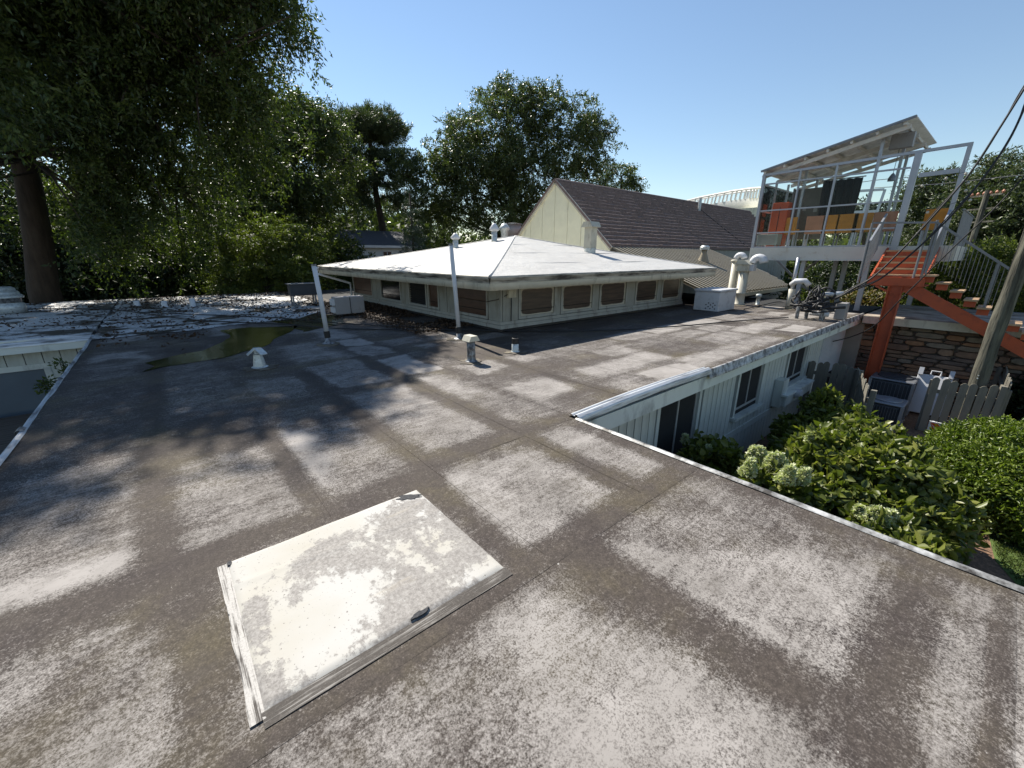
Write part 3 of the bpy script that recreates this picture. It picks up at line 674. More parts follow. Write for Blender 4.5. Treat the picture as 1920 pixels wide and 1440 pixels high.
for i in range(4):
    a, b = np.array(cs[i][:2]), np.array(cs[(i + 1) % 4][:2]); d = (b - a) / np.hypot(*(b - a)); n = np.array([d[1], -d[0]])
    rail((a - d * 0.0, b, n), [(-0.03, ez - 0.005), (0.015, ez + 0.004), (0.03, ez - 0.01), (0.032, ez - 0.055), (0.020, ez - 0.06), (0.020, ez - 0.10), (0.010, ez - 0.105), (0.010, ez - 0.15)], 'gutter', 'stained_fascia', 80 + i, V, 0.012)
    rail((a, b, n), [(0.0, ez - 0.151), (0.0, ez - 0.155), (-0.005, ez - 0.30), (-0.04, ez - 0.302)], 'fascia_board', 'pavilion_trim', 90 + i, V, 0.0)
MB().box(ex0 + 0.03, ex1 - 0.03, ey0 + 0.03, ey1 - 0.03, ez - 0.30, ez - 0.285).build('soffit', 'pavilion_trim', V)
MB().box(wx0 + 0.06, wx1 - 0.06, wy0 + 0.06, wy1 - 0.06, 0.0, ez - 0.302).build('core_wall', 'dark_gap', V)
MB().prism([(wx0 - 0.16, wy0 - 0.16, 0.03), (wx1, wy0 - 0.16, 0.03), (wx1, wy0 + 0.1, 0.03), (wx0 + 0.1, wy0 + 0.1, 0.03), (wx0 + 0.1, wy1, 0.03), (wx0 - 0.16, wy1, 0.03)], (0, 0, 0.03)).build('base_flashing', 'roof_membrane', V)
for z0, z1, d in ((0.06, 0.15, 0.05), (0.155, 0.235, 0.02)):
    MB().prism([(wx0 - d, wy0 - d, z0), (wx1, wy0 - d, z0), (wx1, wy0 + 0.05, z0), (wx0 + 0.05, wy0 + 0.05, z0), (wx0 + 0.05, wy1, z0), (wx0 - d, wy1, z0)], (0, 0, z1 - z0)).build('base_trim', 'pavilion_frame', V)
wz0, wz1 = 0.29, 1.02
front = [tuple(at_y(p, 545, wy0)[0] for p in pr) for pr in ((972, 1043), (1052, 1114), (1124, 1176), (1191, 1234), (1240, 1276))]
front[-1] = (front[-1][0], min(front[-1][1], wx1 - 0.15))
left = [tuple(sorted(at_x(p, 545, wx0)[1] for p in pr)) for pr in ((852, 915), (802, 823), (766, 800), (714, 752), (664, 699))]
def wall_run(axis, lo, hi, openings, face):
    op = sorted(openings); cur = lo
    for a, b in op + [(hi, hi)]:
        if a - cur > 0.02:
            k = max(1, round((a - cur) / 0.42)); ww = (a - cur) / k
            for j in range(k):
                s0, s1 = cur + ww * j + 0.014, cur + ww * (j + 1) - 0.014
                (MB().box(s0, s1, face, face + 0.05, 0.236, ez - 0.30) if axis == 'x' else MB().box(face, face + 0.05, s0, s1, 0.236, ez - 0.30)).build('wall_board', 'pavilion_wall', V)
        cur = b
wall_run('x', wx0 + 0.052, wx1, front, wy0); wall_run('y', wx0 and wy0, wy1, left, wx0)
def pav_win(axis, a, b, face, pane, louver=False):
    def bx(m, s0, s1, d0, d1, z0, z1): return m.box(s0, s1, face + d0, face + d1, z0, z1) if axis == 'x' else m.box(face + d0, face + d1, s0, s1, z0, z1)
    fr = MB()
    for s0, s1, z0, z1 in ((a, a + 0.07, wz0 - 0.04, ez - 0.302), (b - 0.07, b, wz0 - 0.04, ez - 0.302), (a + 0.07, b - 0.07, wz0 - 0.04, wz0 + 0.03), (a + 0.07, b - 0.07, wz1, ez - 0.302)):
        bx(fr, s0, s1, -0.02, 0.05, z0, z1)
    w_ = fr.build('window', 'pavilion_frame', V)
    if louver:
        for k in range(9):
            z = wz0 + 0.05 + 0.075 * k; bx(MB(), a + 0.07, b - 0.07, 0.015, 0.055, z, z + 0.055).build('louver_slat', 'dark_gap', w_)
    else:
        bx(MB(), a + 0.07, b - 0.07, 0.02, 0.04, wz0 + 0.03, wz1).build('pane', pane, w_)
        bx(MB(), a + 0.07, b - 0.07, 0.008, 0.019, wz0 + 0.17, wz0 + 0.185).build('glazing_bar', 'dark_gap', w_)
for a, b in front: pav_win('x', a, b, wy0, 'overpainted_pane')
for i, (a, b) in enumerate(left): pav_win('y', a, b, wx0, 'pane_dark' if i == 3 else 'brown_pane', i == 2)
MB().box(wx0 + 0.18, wx0 + 0.42, wy0 - 0.09, wy0 - 0.003, 0.82, 1.05).build('junction_box', 'pavilion_trim', V)
MB().tube([(wx0 + 0.3, wy0 - 0.04, 0.82), (wx0 + 0.3, wy0 - 0.03, 0.24)], 0.012, 6).build('conduit', 'cable_black', V)
yq = left[0][1]
MB().tube([(wx0 + 0.18, wy0 - 0.05, 0.9), (wx0 - 0.03, wy0 + 0.1, 0.78), (wx0 - 0.03, wy0 + 0.6, 0.68), (wx0 - 0.03, yq, 0.7)], 0.010, 6).build('loose_wire', 'deck_wood', V)
MB().tube([(ex0 - 0.06, ey1 - 0.2, ez - 0.06), (ex0 - 0.1, ey1 - 0.1, ez - 0.3), (wx0 - 0.1, wy1, ez - 0.7), (wx0 - 0.1, wy1, 0.05)], 0.05, 8).build('downspout', 'pvc_white', V)

# ------------------------------------------------------------------ gabled building with the brown tile roof
Gb = thing('gabled_building', (25, 15, GZ), 'gabled building with brown tile roof, cream gable and lower tan metal roof', 'building')
gx0, gx1, gyr, gzr = 15.6, 38.5, 15.2, 5.25
gyb, gzb, gyf = 11.75, 2.18, 18.7
kk = 17
tl = MB()
for side, yb in ((0, gyb), (1, gyf)):
    for k in range(kk):
        t0, t1 = k / kk, (k + 1) / kk
        ya, za = yb + (gyr - yb) * t0, gzb + (gzr - gzb) * t0
        yc, zc = yb + (gyr - yb) * t1, gzb + (gzr - gzb) * t1
        nseg = 58
        for j in range(nseg):                                         # each tile a slightly tilted piece
            xa, xb = gx0 + (gx1 - gx0) * j / nseg, gx0 + (gx1 - gx0) * (j + 1) / nseg - 0.012
            lift = 0.14 + random.uniform(-0.015, 0.02)
            if side == 0 or k > kk - 4:
                tl.add([(xa, ya, za + lift), (xb, ya, za + lift), (xb, yc, zc + 0.012), (xa, yc, zc + 0.012), (xa, ya + 0.01, za - 0.01), (xb, ya + 0.01, za - 0.01)], [(0, 1, 2, 3), (4, 5, 1, 0)])
rt = tl.build('roof_tiles', 'brown_tile', Gb); rt['kind'] = 'stuff'
MB().prism([(gx0 + 0.02, gyb, gzb - 0.03), (gx0 + 0.02, gyr, gzr - 0.03), (gx0 + 0.02, gyf, gzb - 0.03)], (gx1 - gx0 - 0.04, 0, 0)).build('roof_body', 'brown_tile', Gb)
MB().tube([(gx0 - 0.05, gyr, gzr + 0.03), (gx1, gyr, gzr + 0.03)], 0.09, 8).build('ridge_cap', 'brown_tile', Gb)
for yb in (gyb, gyf):
    MB().beam((gx0 - 0.06, yb - (gyr - yb) * 0.02, gzb - 0.06), (gx0 - 0.06, gyr, gzr - 0.02), 0.10, 0.16).build('rake_trim', 'pavilion_trim', Gb)
    MB().beam((gx0 - 0.13, yb - (gyr - yb) * 0.03, gzb - 0.02), (gx0 - 0.13, gyr, gzr + 0.06), 0.05, 0.09).build('rake_edge', 'brown_tile', Gb)
nb = 8
for k in range(nb):
    a, b = gyb + (gyf - gyb) * k / nb + 0.012, gyb + (gyf - gyb) * (k + 1) / nb - 0.012
    zt = lambda y: gzr - 0.1 - abs(y - gyr) / (gyr - gyb) * (gzr - gzb)
    top = [(gx0 - 0.03, a, zt(a)), (gx0 - 0.03, b, zt(b))]
    if a < gyr < b: top.insert(1, (gx0 - 0.03, gyr, zt(gyr)))
    MB().prism([(gx0 - 0.03, b, 0.5), (gx0 - 0.03, a, 0.5)] + top, (0.03, 0, 0)).build('gable_board', 'cream_board', Gb)
MB().box(gx0 + 0.01, gx1, gyb + 0.05, gyf - 0.05, GZ, gzb - 0.04).build('wall', 'pavilion_wall', Gb)
# lower metal roof with standing seams
my0, mz0, mx1 = 7.0, 0.36, 23.6
nx, ny = 50, 12; xs = np.linspace(15.55, mx1 + 1.5, nx); tt = np.linspace(0, 1, ny)
G = np.zeros((ny, nx, 3))
def metal_z(t): return mz0 + (gzb - 0.04 - mz0) * t
for i, t in enumerate(tt):
    cut = mx1 + 1.5 * min(1, (t * 2.2) ** 0.6)
    for j in range(nx): G[i, j] = (15.55 + (cut - 15.55) * j / (nx - 1), my0 + (gyb - my0) * t, metal_z(t))
surf('tan_pan', (0.10, 0.088, 0.066), 0.5, 0.15, 1.5, 0.05, metal=0.3, dirt=(0.09, 0.075, 0.055), dirt_amt=0.4, dscale=1.5)
link('metal_roof', grid_mesh('metal_roof', G, 'tan_pan'), Gb)
k = 0; x = 15.7
while x < mx1 + 1.4:
    t0 = 0 if x < mx1 else ((x - mx1) / 1.5) ** (1 / 0.6) / 2.2
    MB().beam((x, my0 + (gyb - my0) * t0, metal_z(t0) + 0.035), (x, gyb, metal_z(1) + 0.035), 0.11, 0.08).build('standing_seam', 'tan_metal', Gb)
    x += 0.30
MB().box(15.55, mx1, my0 - 0.03, my0, mz0 - 0.16, mz0 - 0.005).build('eave_fascia', 'pavilion_trim', Gb)
MB().box(15.7, mx1 - 0.3, my0 + 0.6, my0 + 0.7, -0.02, mz0 + 0.1).build('lower_wall', 'dark_gap', Gb)
fl = at_y(1312, 385, 14.6); pz = gzb + (gzr - gzb) * (14.6 - gyb) / (gyr - gyb)
fo = thing('ridge_flue', (fl[0], 14.6, pz - 0.05), 'pale metal flue standing near the brown roof ridge', 'flue')
MB().tube([(fl[0], 14.6, pz - 0.1), (fl[0], 14.6, pz + 0.75)], 0.10, 10).build('flue_pipe', 'pale_zinc', fo)
MB().tube([(fl[0], 14.55, pz + 0.1), (fl[0] + 0.9, 13.2, gzb + (gzr - gzb) * (13.2 - gyb) / (gyr - gyb) + 0.1), (fl[0] + 2.0, 11.9, gzb + 0.2)], 0.02, 6).build('drain_wire', 'cable_black', fo)

# ------------------------------------------------------------------ stone building on the right
Sb = thing('stone_building', (19, 0, GZ), 'flat roofed building with rough brown stone wall behind the picket fence', 'building')
SX, sy0, sy1 = 17.35, -5.0, YE - 0.05
MB().box(SX + 0.1, 20.6, sy0, sy1, GZ, -0.24).build('core_wall', 'mortar', Sb)
MB().box(SX - 0.35, 20.7, sy0 - 0.3, sy1, -0.22, 0.0).build('roof_slab', 'flat_tan_roof', Sb)
MB().box(SX - 0.39, SX - 0.352, sy0 - 0.3, sy1 - 0.02, -0.24, -0.015).build('fascia', 'pavilion_trim', Sb)
MB().box(20.5, 20.72, sy0 - 0.3, sy1, 0.004, 0.09).build('roof_kerb', 'grey_steel', Sb)
q = random.Random(3); z = GZ
cnt = 0
while z < -0.26:
    h = q.uniform(0.09, 0.22); y = sy1 + q.uniform(-0.02, 0.2)
    if z + h > -0.25: h = -0.245 - z
    while y > -2.6:
        L = q.uniform(0.2, 0.7); a, b = y - L, y
        if h > 0.04 and cnt < 300:
            n = 9; pts = []
            for kq in range(n):
                t = 2 * math.pi * kq / n + 0.2; sx_, sz_ = math.cos(t), math.sin(t)
                sc = 1 / max(abs(sx_), abs(sz_)) ** 0.8
                pts.append(((a + b) / 2 + sx_ * sc * (L / 2 - 0.003) * q.uniform(0.93, 1.04), z + h / 2 + sz_ * sc * (h / 2 - 0.002) * q.uniform(0.90, 1.06)))
            d = q.uniform(0.0, 0.05); mm = MB()
            cyy, czz = sum(p[0] for p in pts) / n, sum(p[1] for p in pts) / n
            vs = [(SX + 0.11, p[0], p[1]) for p in pts] + [(SX + 0.05 - d * 0.5, p[0], p[1]) for p in pts] + [(SX + 0.02 - d, cyy + (p[0] - cyy) * 0.9, czz + (p[1] - czz) * 0.84) for p in pts]
            fs = [(i, (i + 1) % n, n + (i + 1) % n, n + i) for i in range(n)] + [(n + i, n + (i + 1) % n, 2 * n + (i + 1) % n, 2 * n + i) for i in range(n)] + [tuple(range(2 * n, 3 * n))]
            mm.add(vs, fs); mm.build('stone', q.choice(STONE), Sb); cnt += 1
        y = a
    z += h
MB().box(SX - 0.1, SX + 0.1, YE - 0.1, YE + 0.4, GZ, -0.3).build('corner_pier', 'pavilion_wall', Sb)

# ------------------------------------------------------------------ wing at the left
L_ = thing('boarded_wing', (-6, 18, GZ), 'boarded wing with pale fascia and blue grey garage panel beyond the left roof edge', 'building')
ly = 13.75
MB().box(-16, X0 - 0.06, ly, 24.7, -0.2, 0.02).build('roof_slab', 'white_coating', L_)
MB().box(-16, X0 - 0.1, ly - 0.05, ly - 0.003, -0.26, 0.03).build('fascia', 'pale_fascia', L_)
rail(((-16, ly), (X0 - 0.05, ly), (0, -1)), [(-0.1, 0.03), (-0.02, 0.05), (0.05, 0.045), (0.056, -0.05), (0.065, -0.055), (0.068, -0.11)], 'edge_flashing', 'white_flashing', 66, L_, 0.012)
MB().box(-16, X0 - 0.1, ly + 0.34, 24.5, GZ, -0.2).build('wall', 'dark_gap', L_)
me = MB().box(0, 0.27, -0.02, 0.02, GZ, -0.21).mesh('wall_board', 'pale_siding')
xx = X0 - 0.4
while xx > -6:
    if not (-5.3 < xx + 0.1 < -2.35): link('wall_board', me, L_, (xx, ly + 0.31, 0))
    else: link('wall_board', MB().box(0, 0.27, -0.02, 0.02, -0.62, -0.21).mesh('wall_board', 'pale_siding'), L_, (xx, ly + 0.31, 0))
    xx -= 0.285
gd = MB().box(-5.2, -2.42, ly + 0.325, ly + 0.335, GZ, -0.66).build('garage_panel', surf('panel_blue', (0.10, 0.13, 0.16), 0.5, 0.1, 2, 0), L_)
fr = MB().box(-2.44, -2.33, ly + 0.27, ly + 0.30, GZ, -0.58).box(-5.3, -2.44, ly + 0.27, ly + 0.30, -0.70, -0.58)
fr.build('panel_frame', 'pale_fascia', gd)
# low deck between the wings
D = thing('timber_deck', (-4, 9, GZ), 'dark weathered timber deck below the left roof edge', 'deck')
me = MB().box(-8, -1.6, 0, 0.135, -0.03, 0.0).mesh('plank', 'deck_wood')
y = 6.0
while y < 13.6:
    o = link('plank', me, D, (random.uniform(-0.05, 0), y, -1.62 + random.uniform(-0.004, 0.004))); y += 0.145
for yy in (6.2, 9, 12): MB().box(-7.9, -1.7, yy, yy + 0.1, GZ, -1.65).build('joist', 'deck_wood', D)
fx = at_z(25, 762, -1.55)
fo = thing('flood_lamp', (fx[0], fx[1], -1.62), 'small pale flood lamp lying on the dark deck', 'lamp')
MB().box(fx[0] - 0.22, fx[0] + 0.22, fx[1] - 0.07, fx[1] + 0.07, -1.56, -1.46).build('lamp_head', 'unit_pale', fo, bevel=0.02)
MB().lathe((fx[0], fx[1], -1.62), [(0.09, 0), (0.09, 0.02), (0.03, 0.03), (0.03, 0.07)], 10).build('lamp_base', 'rubber_black', fo)

# ------------------------------------------------------------------ glazed upper room on the right
P = thing('glass_pavilion', (18, 4.5, 0), 'raised steel framed glass room with tilted corrugated metal roof', 'pavilion')
PX = 18.0
fl_z = 2.08
yA, yB, yC = 6.78, 2.62, 1.58          # far corner, heavy post, door post
def ztop(y): return 4.66 + (yA - y) * 0.022
# front frame: verticals and rails
def fpt(px, py): return at_x(px, py, PX)
vy = [6.78]
for pxx in (1491, 1556, 1628): vy.append(fpt(pxx, 380)[1])
for i, yv in enumerate(vy):
    wd = 0.10 if i == 0 else 0.05
    MB().box(PX - 0.05, PX + 0.05, yv - wd / 2, yv + wd / 2, fl_z + 0.02, ztop(yv)).build('mullion', 'silver_steel', P)
for zz in (fl_z + 0.02, 2.62, 3.40, 4.32):
    MB().box(PX - 0.04, PX + 0.04, yB + 0.1, yA - 0.065, zz, zz + 0.045).build('rail', 'silver_steel', P)
MB().beam((PX, yA + 0.05, ztop(yA)), (PX, yC - 0.05, ztop(yC)), 0.08, 0.08).build('top_rail', 'silver_steel', P)
MB().box(PX - 0.08, PX + 0.08, yB - 0.09, yB + 0.07, fl_z - 0.4, ztop(yB) - 0.045).build('heavy_post', 'silver_steel', P)
MB().box(PX - 0.02, PX + 0.02, yB - 0.02, yB + 0.02, fl_z, ztop(yB) - 0.05).build('post_seam', 'grey_steel', P)
MB().box(PX - 0.05, PX + 0.05, yC - 0.05, yC + 0.05, fl_z - 0.4, ztop(yC) - 0.045).build('door_post', 'silver_steel', P)
MB().beam((PX, yB - 0.13, 4.10), (PX, yC + 0.07, 4.12), 0.08, 0.12).build('door_head', 'silver_steel', P)
MB().box(PX - 0.005, PX + 0.005, yC + 0.07, yB - 0.13, 4.22, ztop(yB) - 0.06).build('pane', 'clear_glass', P)
ys_ = [vy[0], vy[1], vy[2], vy[3], yB + 0.12]
lev = [fl_z + 0.075, 2.62, 2.675, 3.40, 3.455, 4.32, 4.375, 4.62]
for i in range(4):
    for j in range(0, 8, 2):
        MB().box(PX - 0.004, PX + 0.004, ys_[i + 1] + 0.04, ys_[i] - 0.07, lev[j], lev[j + 1]).build('pane', 'clear_glass', P)
# far end (Y = yA) frame
for xx in (PX + 1.3, PX + 2.6, PX + 3.9):
    MB().box(xx - 0.035, xx + 0.035, yA - 0.04, yA + 0.03, fl_z + 0.02, 4.6).build('mullion', 'silver_steel', P)
for zz in (fl_z + 0.02, 2.62, 3.40, 4.32):
    MB().box(PX + 0.05, PX + 3.9, yA - 0.03, yA + 0.02, zz, zz + 0.05).build('rail', 'silver_steel', P)
for i, xx in enumerate((PX + 0.06, PX + 1.34, PX + 2.64)):
    MB().box(xx, xx + 1.2, yA - 0.008, yA, 2.68, 4.31).build('pane', 'clear_glass', P)
# floor beam and deck
MB().box(PX - 0.06, PX + 0.02, yC - 0.3, yA + 0.06, fl_z - 0.42, fl_z + 0.015).build('floor_beam', 'white_beam', P)
MB().box(PX - 0.10, PX + 0.06, yC - 0.3, yA + 0.08, fl_z - 0.435, fl_z - 0.405).build('beam_flange', 'white_beam', P)
MB().box(PX + 0.03, PX + 4.2, yC - 0.3, yA + 0.05, fl_z - 0.20, fl_z - 0.02).build('floor_deck', 'raw_steel_beam', P)
MB().box(PX + 0.0, PX + 4.2, yC - 0.34, yC - 0.305, fl_z - 0.42, fl_z + 0.01).build('floor_beam', 'white_beam', P)
for yy in (3.0, 4.2, 5.4): MB().box(PX + 0.05, PX + 4.2, yy, yy + 0.1, fl_z - 0.40, fl_z - 0.205).build('joist', 'raw_steel_beam', P)
# legs
for (lx, lyy) in ((PX + 0.3, 5.05), (PX + 2.6, 4.6), (PX + 2.9, 4.35), (PX + 0.25, 3.2), (PX + 2.8, 2.2), (PX + 3.6, 6.2)):
    MB().box(lx - 0.07, lx + 0.07, lyy - 0.07, lyy + 0.07, 0.005, fl_z - 0.43).build('leg', 'silver_steel', P)
MB().beam((PX + 0.35, 5.0, 0.75), (PX + 2.5, 4.6, 0.1), 0.07, 0.07).build('brace', 'silver_steel', P)
MB().beam((PX + 3.5, 6.2, 0.9), (PX + 3.5, 7.0, fl_z - 0.45), 0.08, 0.08).build('brace', 'grey_steel', P)
MB().beam((PX + 3.5, 6.2, 0.9), (PX + 3.5, 5.4, fl_z - 0.45), 0.08, 0.08).build('brace', 'grey_steel', P)
# tilted roof
ry0, rz0 = yA + 0.1, 4.74
ry1, rz1 = 2.86, 5.66
rx0 = PX - 0.12
bk = at_z(1755, 290, rz1); rx1 = float(min(max(bk[0], 20.8), 22.6))
def rz(y): return rz0 + (rz1 - rz0) * (ry0 - y) / (ry0 - ry1)
nn = 90; ys2 = np.linspace(ry0, ry1, 2); xs = np.linspace(rx0, rx1, nn)
G = np.zeros((2, nn, 3))
for i, yv in enumerate(ys2):
    for j, xv in enumerate(xs): G[i, j] = (xv, yv, rz(yv) + 0.02 * math.sin(j * math.pi / 2.0) + 0.05)
me = grid_mesh('corrugated_sheet', G, 'galvanised'); o = link('corrugated_sheet', me, P)
sm = o.modifiers.new('thick', 'SOLIDIFY'); sm.thickness = 0.012
MB().beam((rx0 - 0.02, ry0, rz(ry0) + 0.045), (rx0 - 0.02, ry1, rz(ry1) + 0.045), 0.03, 0.07).build('roof_edge', 'grey_steel', P)
for k in range(7):
    yv = ry0 - 0.12 - (ry0 - ry1 - 0.35) * k / 6
    MB().beam((rx0 + 0.02, yv, rz(yv) - 0.03), (rx1 - 0.05, yv, rz(yv) - 0.03), 0.07, 0.09).build('purlin', 'raw_steel_beam', P)
for xx in (rx0 + 0.22, PX + 1.6, PX + 3.2, rx1 - 0.2):
    MB().beam((xx, ry0, rz(ry0) - 0.13), (xx, ry1 + 0.1, rz(ry1 + 0.1) - 0.13), 0.08, 0.12).build('rafter', 'raw_steel_beam', P)
for xx, yv in ((PX + 0.4, 3.6), (PX + 1.9, 3.3), (PX + 3.4, 3.4), (PX + 1.2, 5.8), (PX + 3.0, 5.9)):
    MB().box(xx - 0.04, xx + 0.04, yv - 0.04, yv + 0.04, fl_z, rz(yv) - 0.16).build('inner_post', 'silver_steel', P)
cb = at_x(1692, 265, PX + 1.0)
MB().box(cb[0] - 0.12, cb[0] + 0.12, cb[1] - 0.28, cb[1] + 0.28, cb[2] - 0.2, cb[2] + 0.22).build('ceiling_speaker', 'unit_grey', P)
# balustrade behind the stairs at the landing side
for k in range(26):
    yv = yC - 0.25
    xk = PX + 0.15 + 0.15 * k
    MB().tube([(xk, yv, fl_z), (xk, yv, fl_z + 1.0)], 0.012, 6).build('baluster', 'grey_steel', P)
MB().tube([(PX + 0.1, yC - 0.25, fl_z + 1.0), (PX + 4.1, yC - 0.25, fl_z + 1.0)], 0.025, 8).build('handrail', 'grey_steel', P)

# furniture and fittings in the room
def boxthing(name, label, cat, x0, x1, y0, y1, z0, z1, mat, legs=None, group=None, bev=0.01):
    t = thing(name, ((x0 + x1) / 2, (y0 + y1) / 2, fl_z), label, cat, group)
    MB().box(x0, x1, y0, y1, z0, z1).build('body', mat, t, bevel=bev)
    if legs:
        for (a, b) in ((x0 + 0.05, y0 + 0.05), (x1 - 0.05, y0 + 0.05), (x0 + 0.05, y1 - 0.05), (x1 - 0.05, y1 - 0.05)):
            MB().box(a - 0.025, a + 0.025, b - 0.025, b + 0.025, fl_z, z0).build('leg', legs, t)
    return t
c = at_x(1463, 400, PX + 0.9)
tc_ = boxthing('tall_cabinet', 'tall red cabinet at the far end of the glass room', 'cabinet', PX + 0.8, PX + 1.2, c[1] - 0.27, c[1] + 0.27, fl_z, 3.75, 'red_panel')
MB().box(PX + 0.792, PX + 0.799, c[1] - 0.01, c[1] + 0.01, fl_z + 0.1, 3.6).build('door_joint', 'rubber_black', tc_)
c = at_x(1437, 452, PX + 0.4)
tt_ = boxthing('heater_cabinet', 'grey low cabinet by the first bottom pane of the glass room', 'cabinet', PX + 0.25, PX + 0.7, c[1] - 0.42, c[1] + 0.30, fl_z + 0.12, fl_z + 0.52, 'grey_box', 'grey_steel')
MB().box(PX + 0.242, PX + 0.249, c[1] - 0.34, c[1] + 0.22, fl_z + 0.18, fl_z + 0.46).build('grille', 'unit_grey', tt_)
sides = [(1478, 'amber_panel', 'amber stool back beside the tall red cabinet', 0.22), (1525, 'peach_panel', 'dusky pink chair back left of the amber row in the glass room', 0.30),
         (1553, 'amber_panel', 'first amber chair back of the row in the glass room', 0.24), (1583, 'amber_panel', 'second amber chair back of the row in the glass room', 0.30),
         (1612, 'amber_panel', 'third amber chair back of the row near the heavy post', 0.26), (1652, 'peach_panel', 'pale pink chair back just left of the heavy steel post', 0.30), (1745, 'amber_panel', 'amber chair back seen through the open doorway', 0.26)]
for pxx, mt, lb, wd in sides:
    c = at_x(pxx, 440, PX + 0.9); x_ = PX + 0.9
    t = thing('chair', (x_, c[1], fl_z), lb, 'chair', 'chairs in the glass room')
    MB().box(x_ - 0.03, x_ + 0.02, c[1] - wd, c[1] + wd, fl_z + 0.50, fl_z + 1.12).build('backrest', mt, t, bevel=0.01)
    MB().box(x_ + 0.0, x_ + 0.42, c[1] - wd, c[1] + wd, fl_z + 0.66, fl_z + 0.70).build('seat', mt, t)
    for dx, dy in ((0.0, -wd + 0.03), (0.0, wd - 0.03), (0.38, -wd + 0.03), (0.38, wd - 0.03)):
        MB().box(x_ + dx - 0.018, x_ + dx + 0.018, c[1] + dy - 0.018, c[1] + dy + 0.018, fl_z, fl_z + 0.66 if dx else fl_z + 0.6).build('leg', 'silver_steel', t)
c = at_x(1523, 370, PX + 2.0)
t = thing('smoked_partition', (PX + 2.0, c[1], fl_z), 'smoked brown partition with pinned notes inside the glass room', 'partition')
MB().box(PX + 1.97, PX + 2.03, c[1] - 0.62, c[1] + 0.62, fl_z + 0.35, 4.30).build('panel', 'smoked_panel', t)
MB().box(PX + 1.95, PX + 2.05, c[1] - 0.68, c[1] - 0.625, fl_z, 4.35).build('frame_post', 'grey_steel', t)
MB().box(PX + 1.95, PX + 2.05, c[1] + 0.625, c[1] + 0.68, fl_z, 4.35).build('frame_post', 'grey_steel', t)
for dy, dz in ((-0.25, 1.35), (0.12, 1.42), (0.3, 1.0)):
    MB().box(PX + 1.964, PX + 1.969, c[1] + dy, c[1] + dy + 0.12, fl_z + dz, fl_z + dz + 0.14).build('paper_note', 'grey_box', t)
c = at_x(1577, 355, PX + 1.7)
t = thing('black_curtain', (PX + 1.7, c[1], fl_z), 'bunched black curtain hanging from the tilted roof', 'curtain')
n = 26; ys2 = np.linspace(c[1] - 0.58, c[1] + 0.58, n); zz_ = np.linspace(2.95, 4.45, 8); G = np.zeros((8, n, 3))
for i, zv in enumerate(zz_):
    for j, yv in enumerate(ys2):
        G[i, j] = (PX + 1.7 + 0.06 * math.sin(j * 1.3), c[1] + (yv - c[1]) * (1.0 - 0.12 * (1 - i / 7) ** 2) , zv - 0.22 * (1 - i / 7) * ((j / (n - 1) - 0.5) * 2 < 0.3) * 0.5)
o = link('curtain_cloth', grid_mesh('curtain_cloth', G, 'black_cloth'), t); o.modifiers.new('thick', 'SOLIDIFY').thickness = 0.03
MB().tube([(PX + 1.7, c[1] - 0.65, 4.48), (PX + 1.7, c[1] + 0.65, 4.48)], 0.02, 8).build('curtain_rod', 'grey_steel', t)
c = at_x(1673, 332, PX + 1.2); t = thing('pendant_lamp', (c[0], c[1], c[2] - 0.1), 'small dark bell lamp hanging by the heavy post', 'lamp')
MB().lathe((c[0], c[1], c[2] - 0.12), [(0.11, 0), (0.10, 0.1), (0.05, 0.2), (0.015, 0.24)], 12).build('lamp_shade', 'grey_steel', t)
MB().tube([(c[0], c[1], c[2] + 0.1), (c[0], c[1], rz(c[1]) - 0.1)], 0.008, 5).build('cord', 'cable_black', t)

# ------------------------------------------------------------------ orange outdoor staircase
T = thing('orange_staircase', (16.5, 1.5, GZ), 'orange steel staircase on a single post with grey railings', 'staircase')
TX = 16.45
pb = at_x(1655, 600, TX)
# upper flight toward the glass room
for k in range(5):
    xx, zz = TX + 0.03 + 0.29 * k, 1.24 + 0.172 * k
    MB().box(xx - 0.03, xx + 0.29, yC + 0.02, yB + 0.1, zz, zz + 0.045).build('tread', 'tread_wood', T)
    MB().box(xx + 0.0, xx + 0.03, yC + 0.02, yB + 0.1, zz - 0.125, zz - 0.003).build('riser', 'orange_steel', T)
MB().box(TX - 0.08, TX + 0.0, yC - 0.05, yB + 0.16, 0.98, 1.20).build('landing_beam', 'orange_steel', T)
for yy in (yC + 0.0, yB + 0.12): MB().beam((TX, yy, 1.10), (TX + 1.5, yy, 1.95), 0.05, 0.24).build('stringer', 'orange_steel', T)
MB().box(TX - 0.05, TX + 1.0, yC - 0.05, yB + 0.1, 0.96, 1.0).build('landing_plate', 'orange_steel', T)
PYc = 2.12
MB().box(TX - 0.02, TX + 0.02, PYc - 0.15, PYc + 0.15, GZ, 0.96).build('post', 'orange_steel', T)
MB().box(TX - 0.14, TX - 0.02, PYc + 0.12, PYc + 0.15, GZ, 0.96).build('post_flange', 'orange_steel', T)
MB().box(TX - 0.14, TX + 0.14, PYc - 0.165, PYc - 0.15, GZ, 0.96).build('post_flange', 'orange_steel', T)
MB().beam((TX, PYc, 0.72), (TX, PYc + 0.45, 0.95), 0.1, 0.05).build('bracket', 'orange_steel', T)
MB().beam((TX, PYc, 0.72), (TX, PYc - 0.45, 0.95), 0.1, 0.05).build('bracket', 'orange_steel', T)
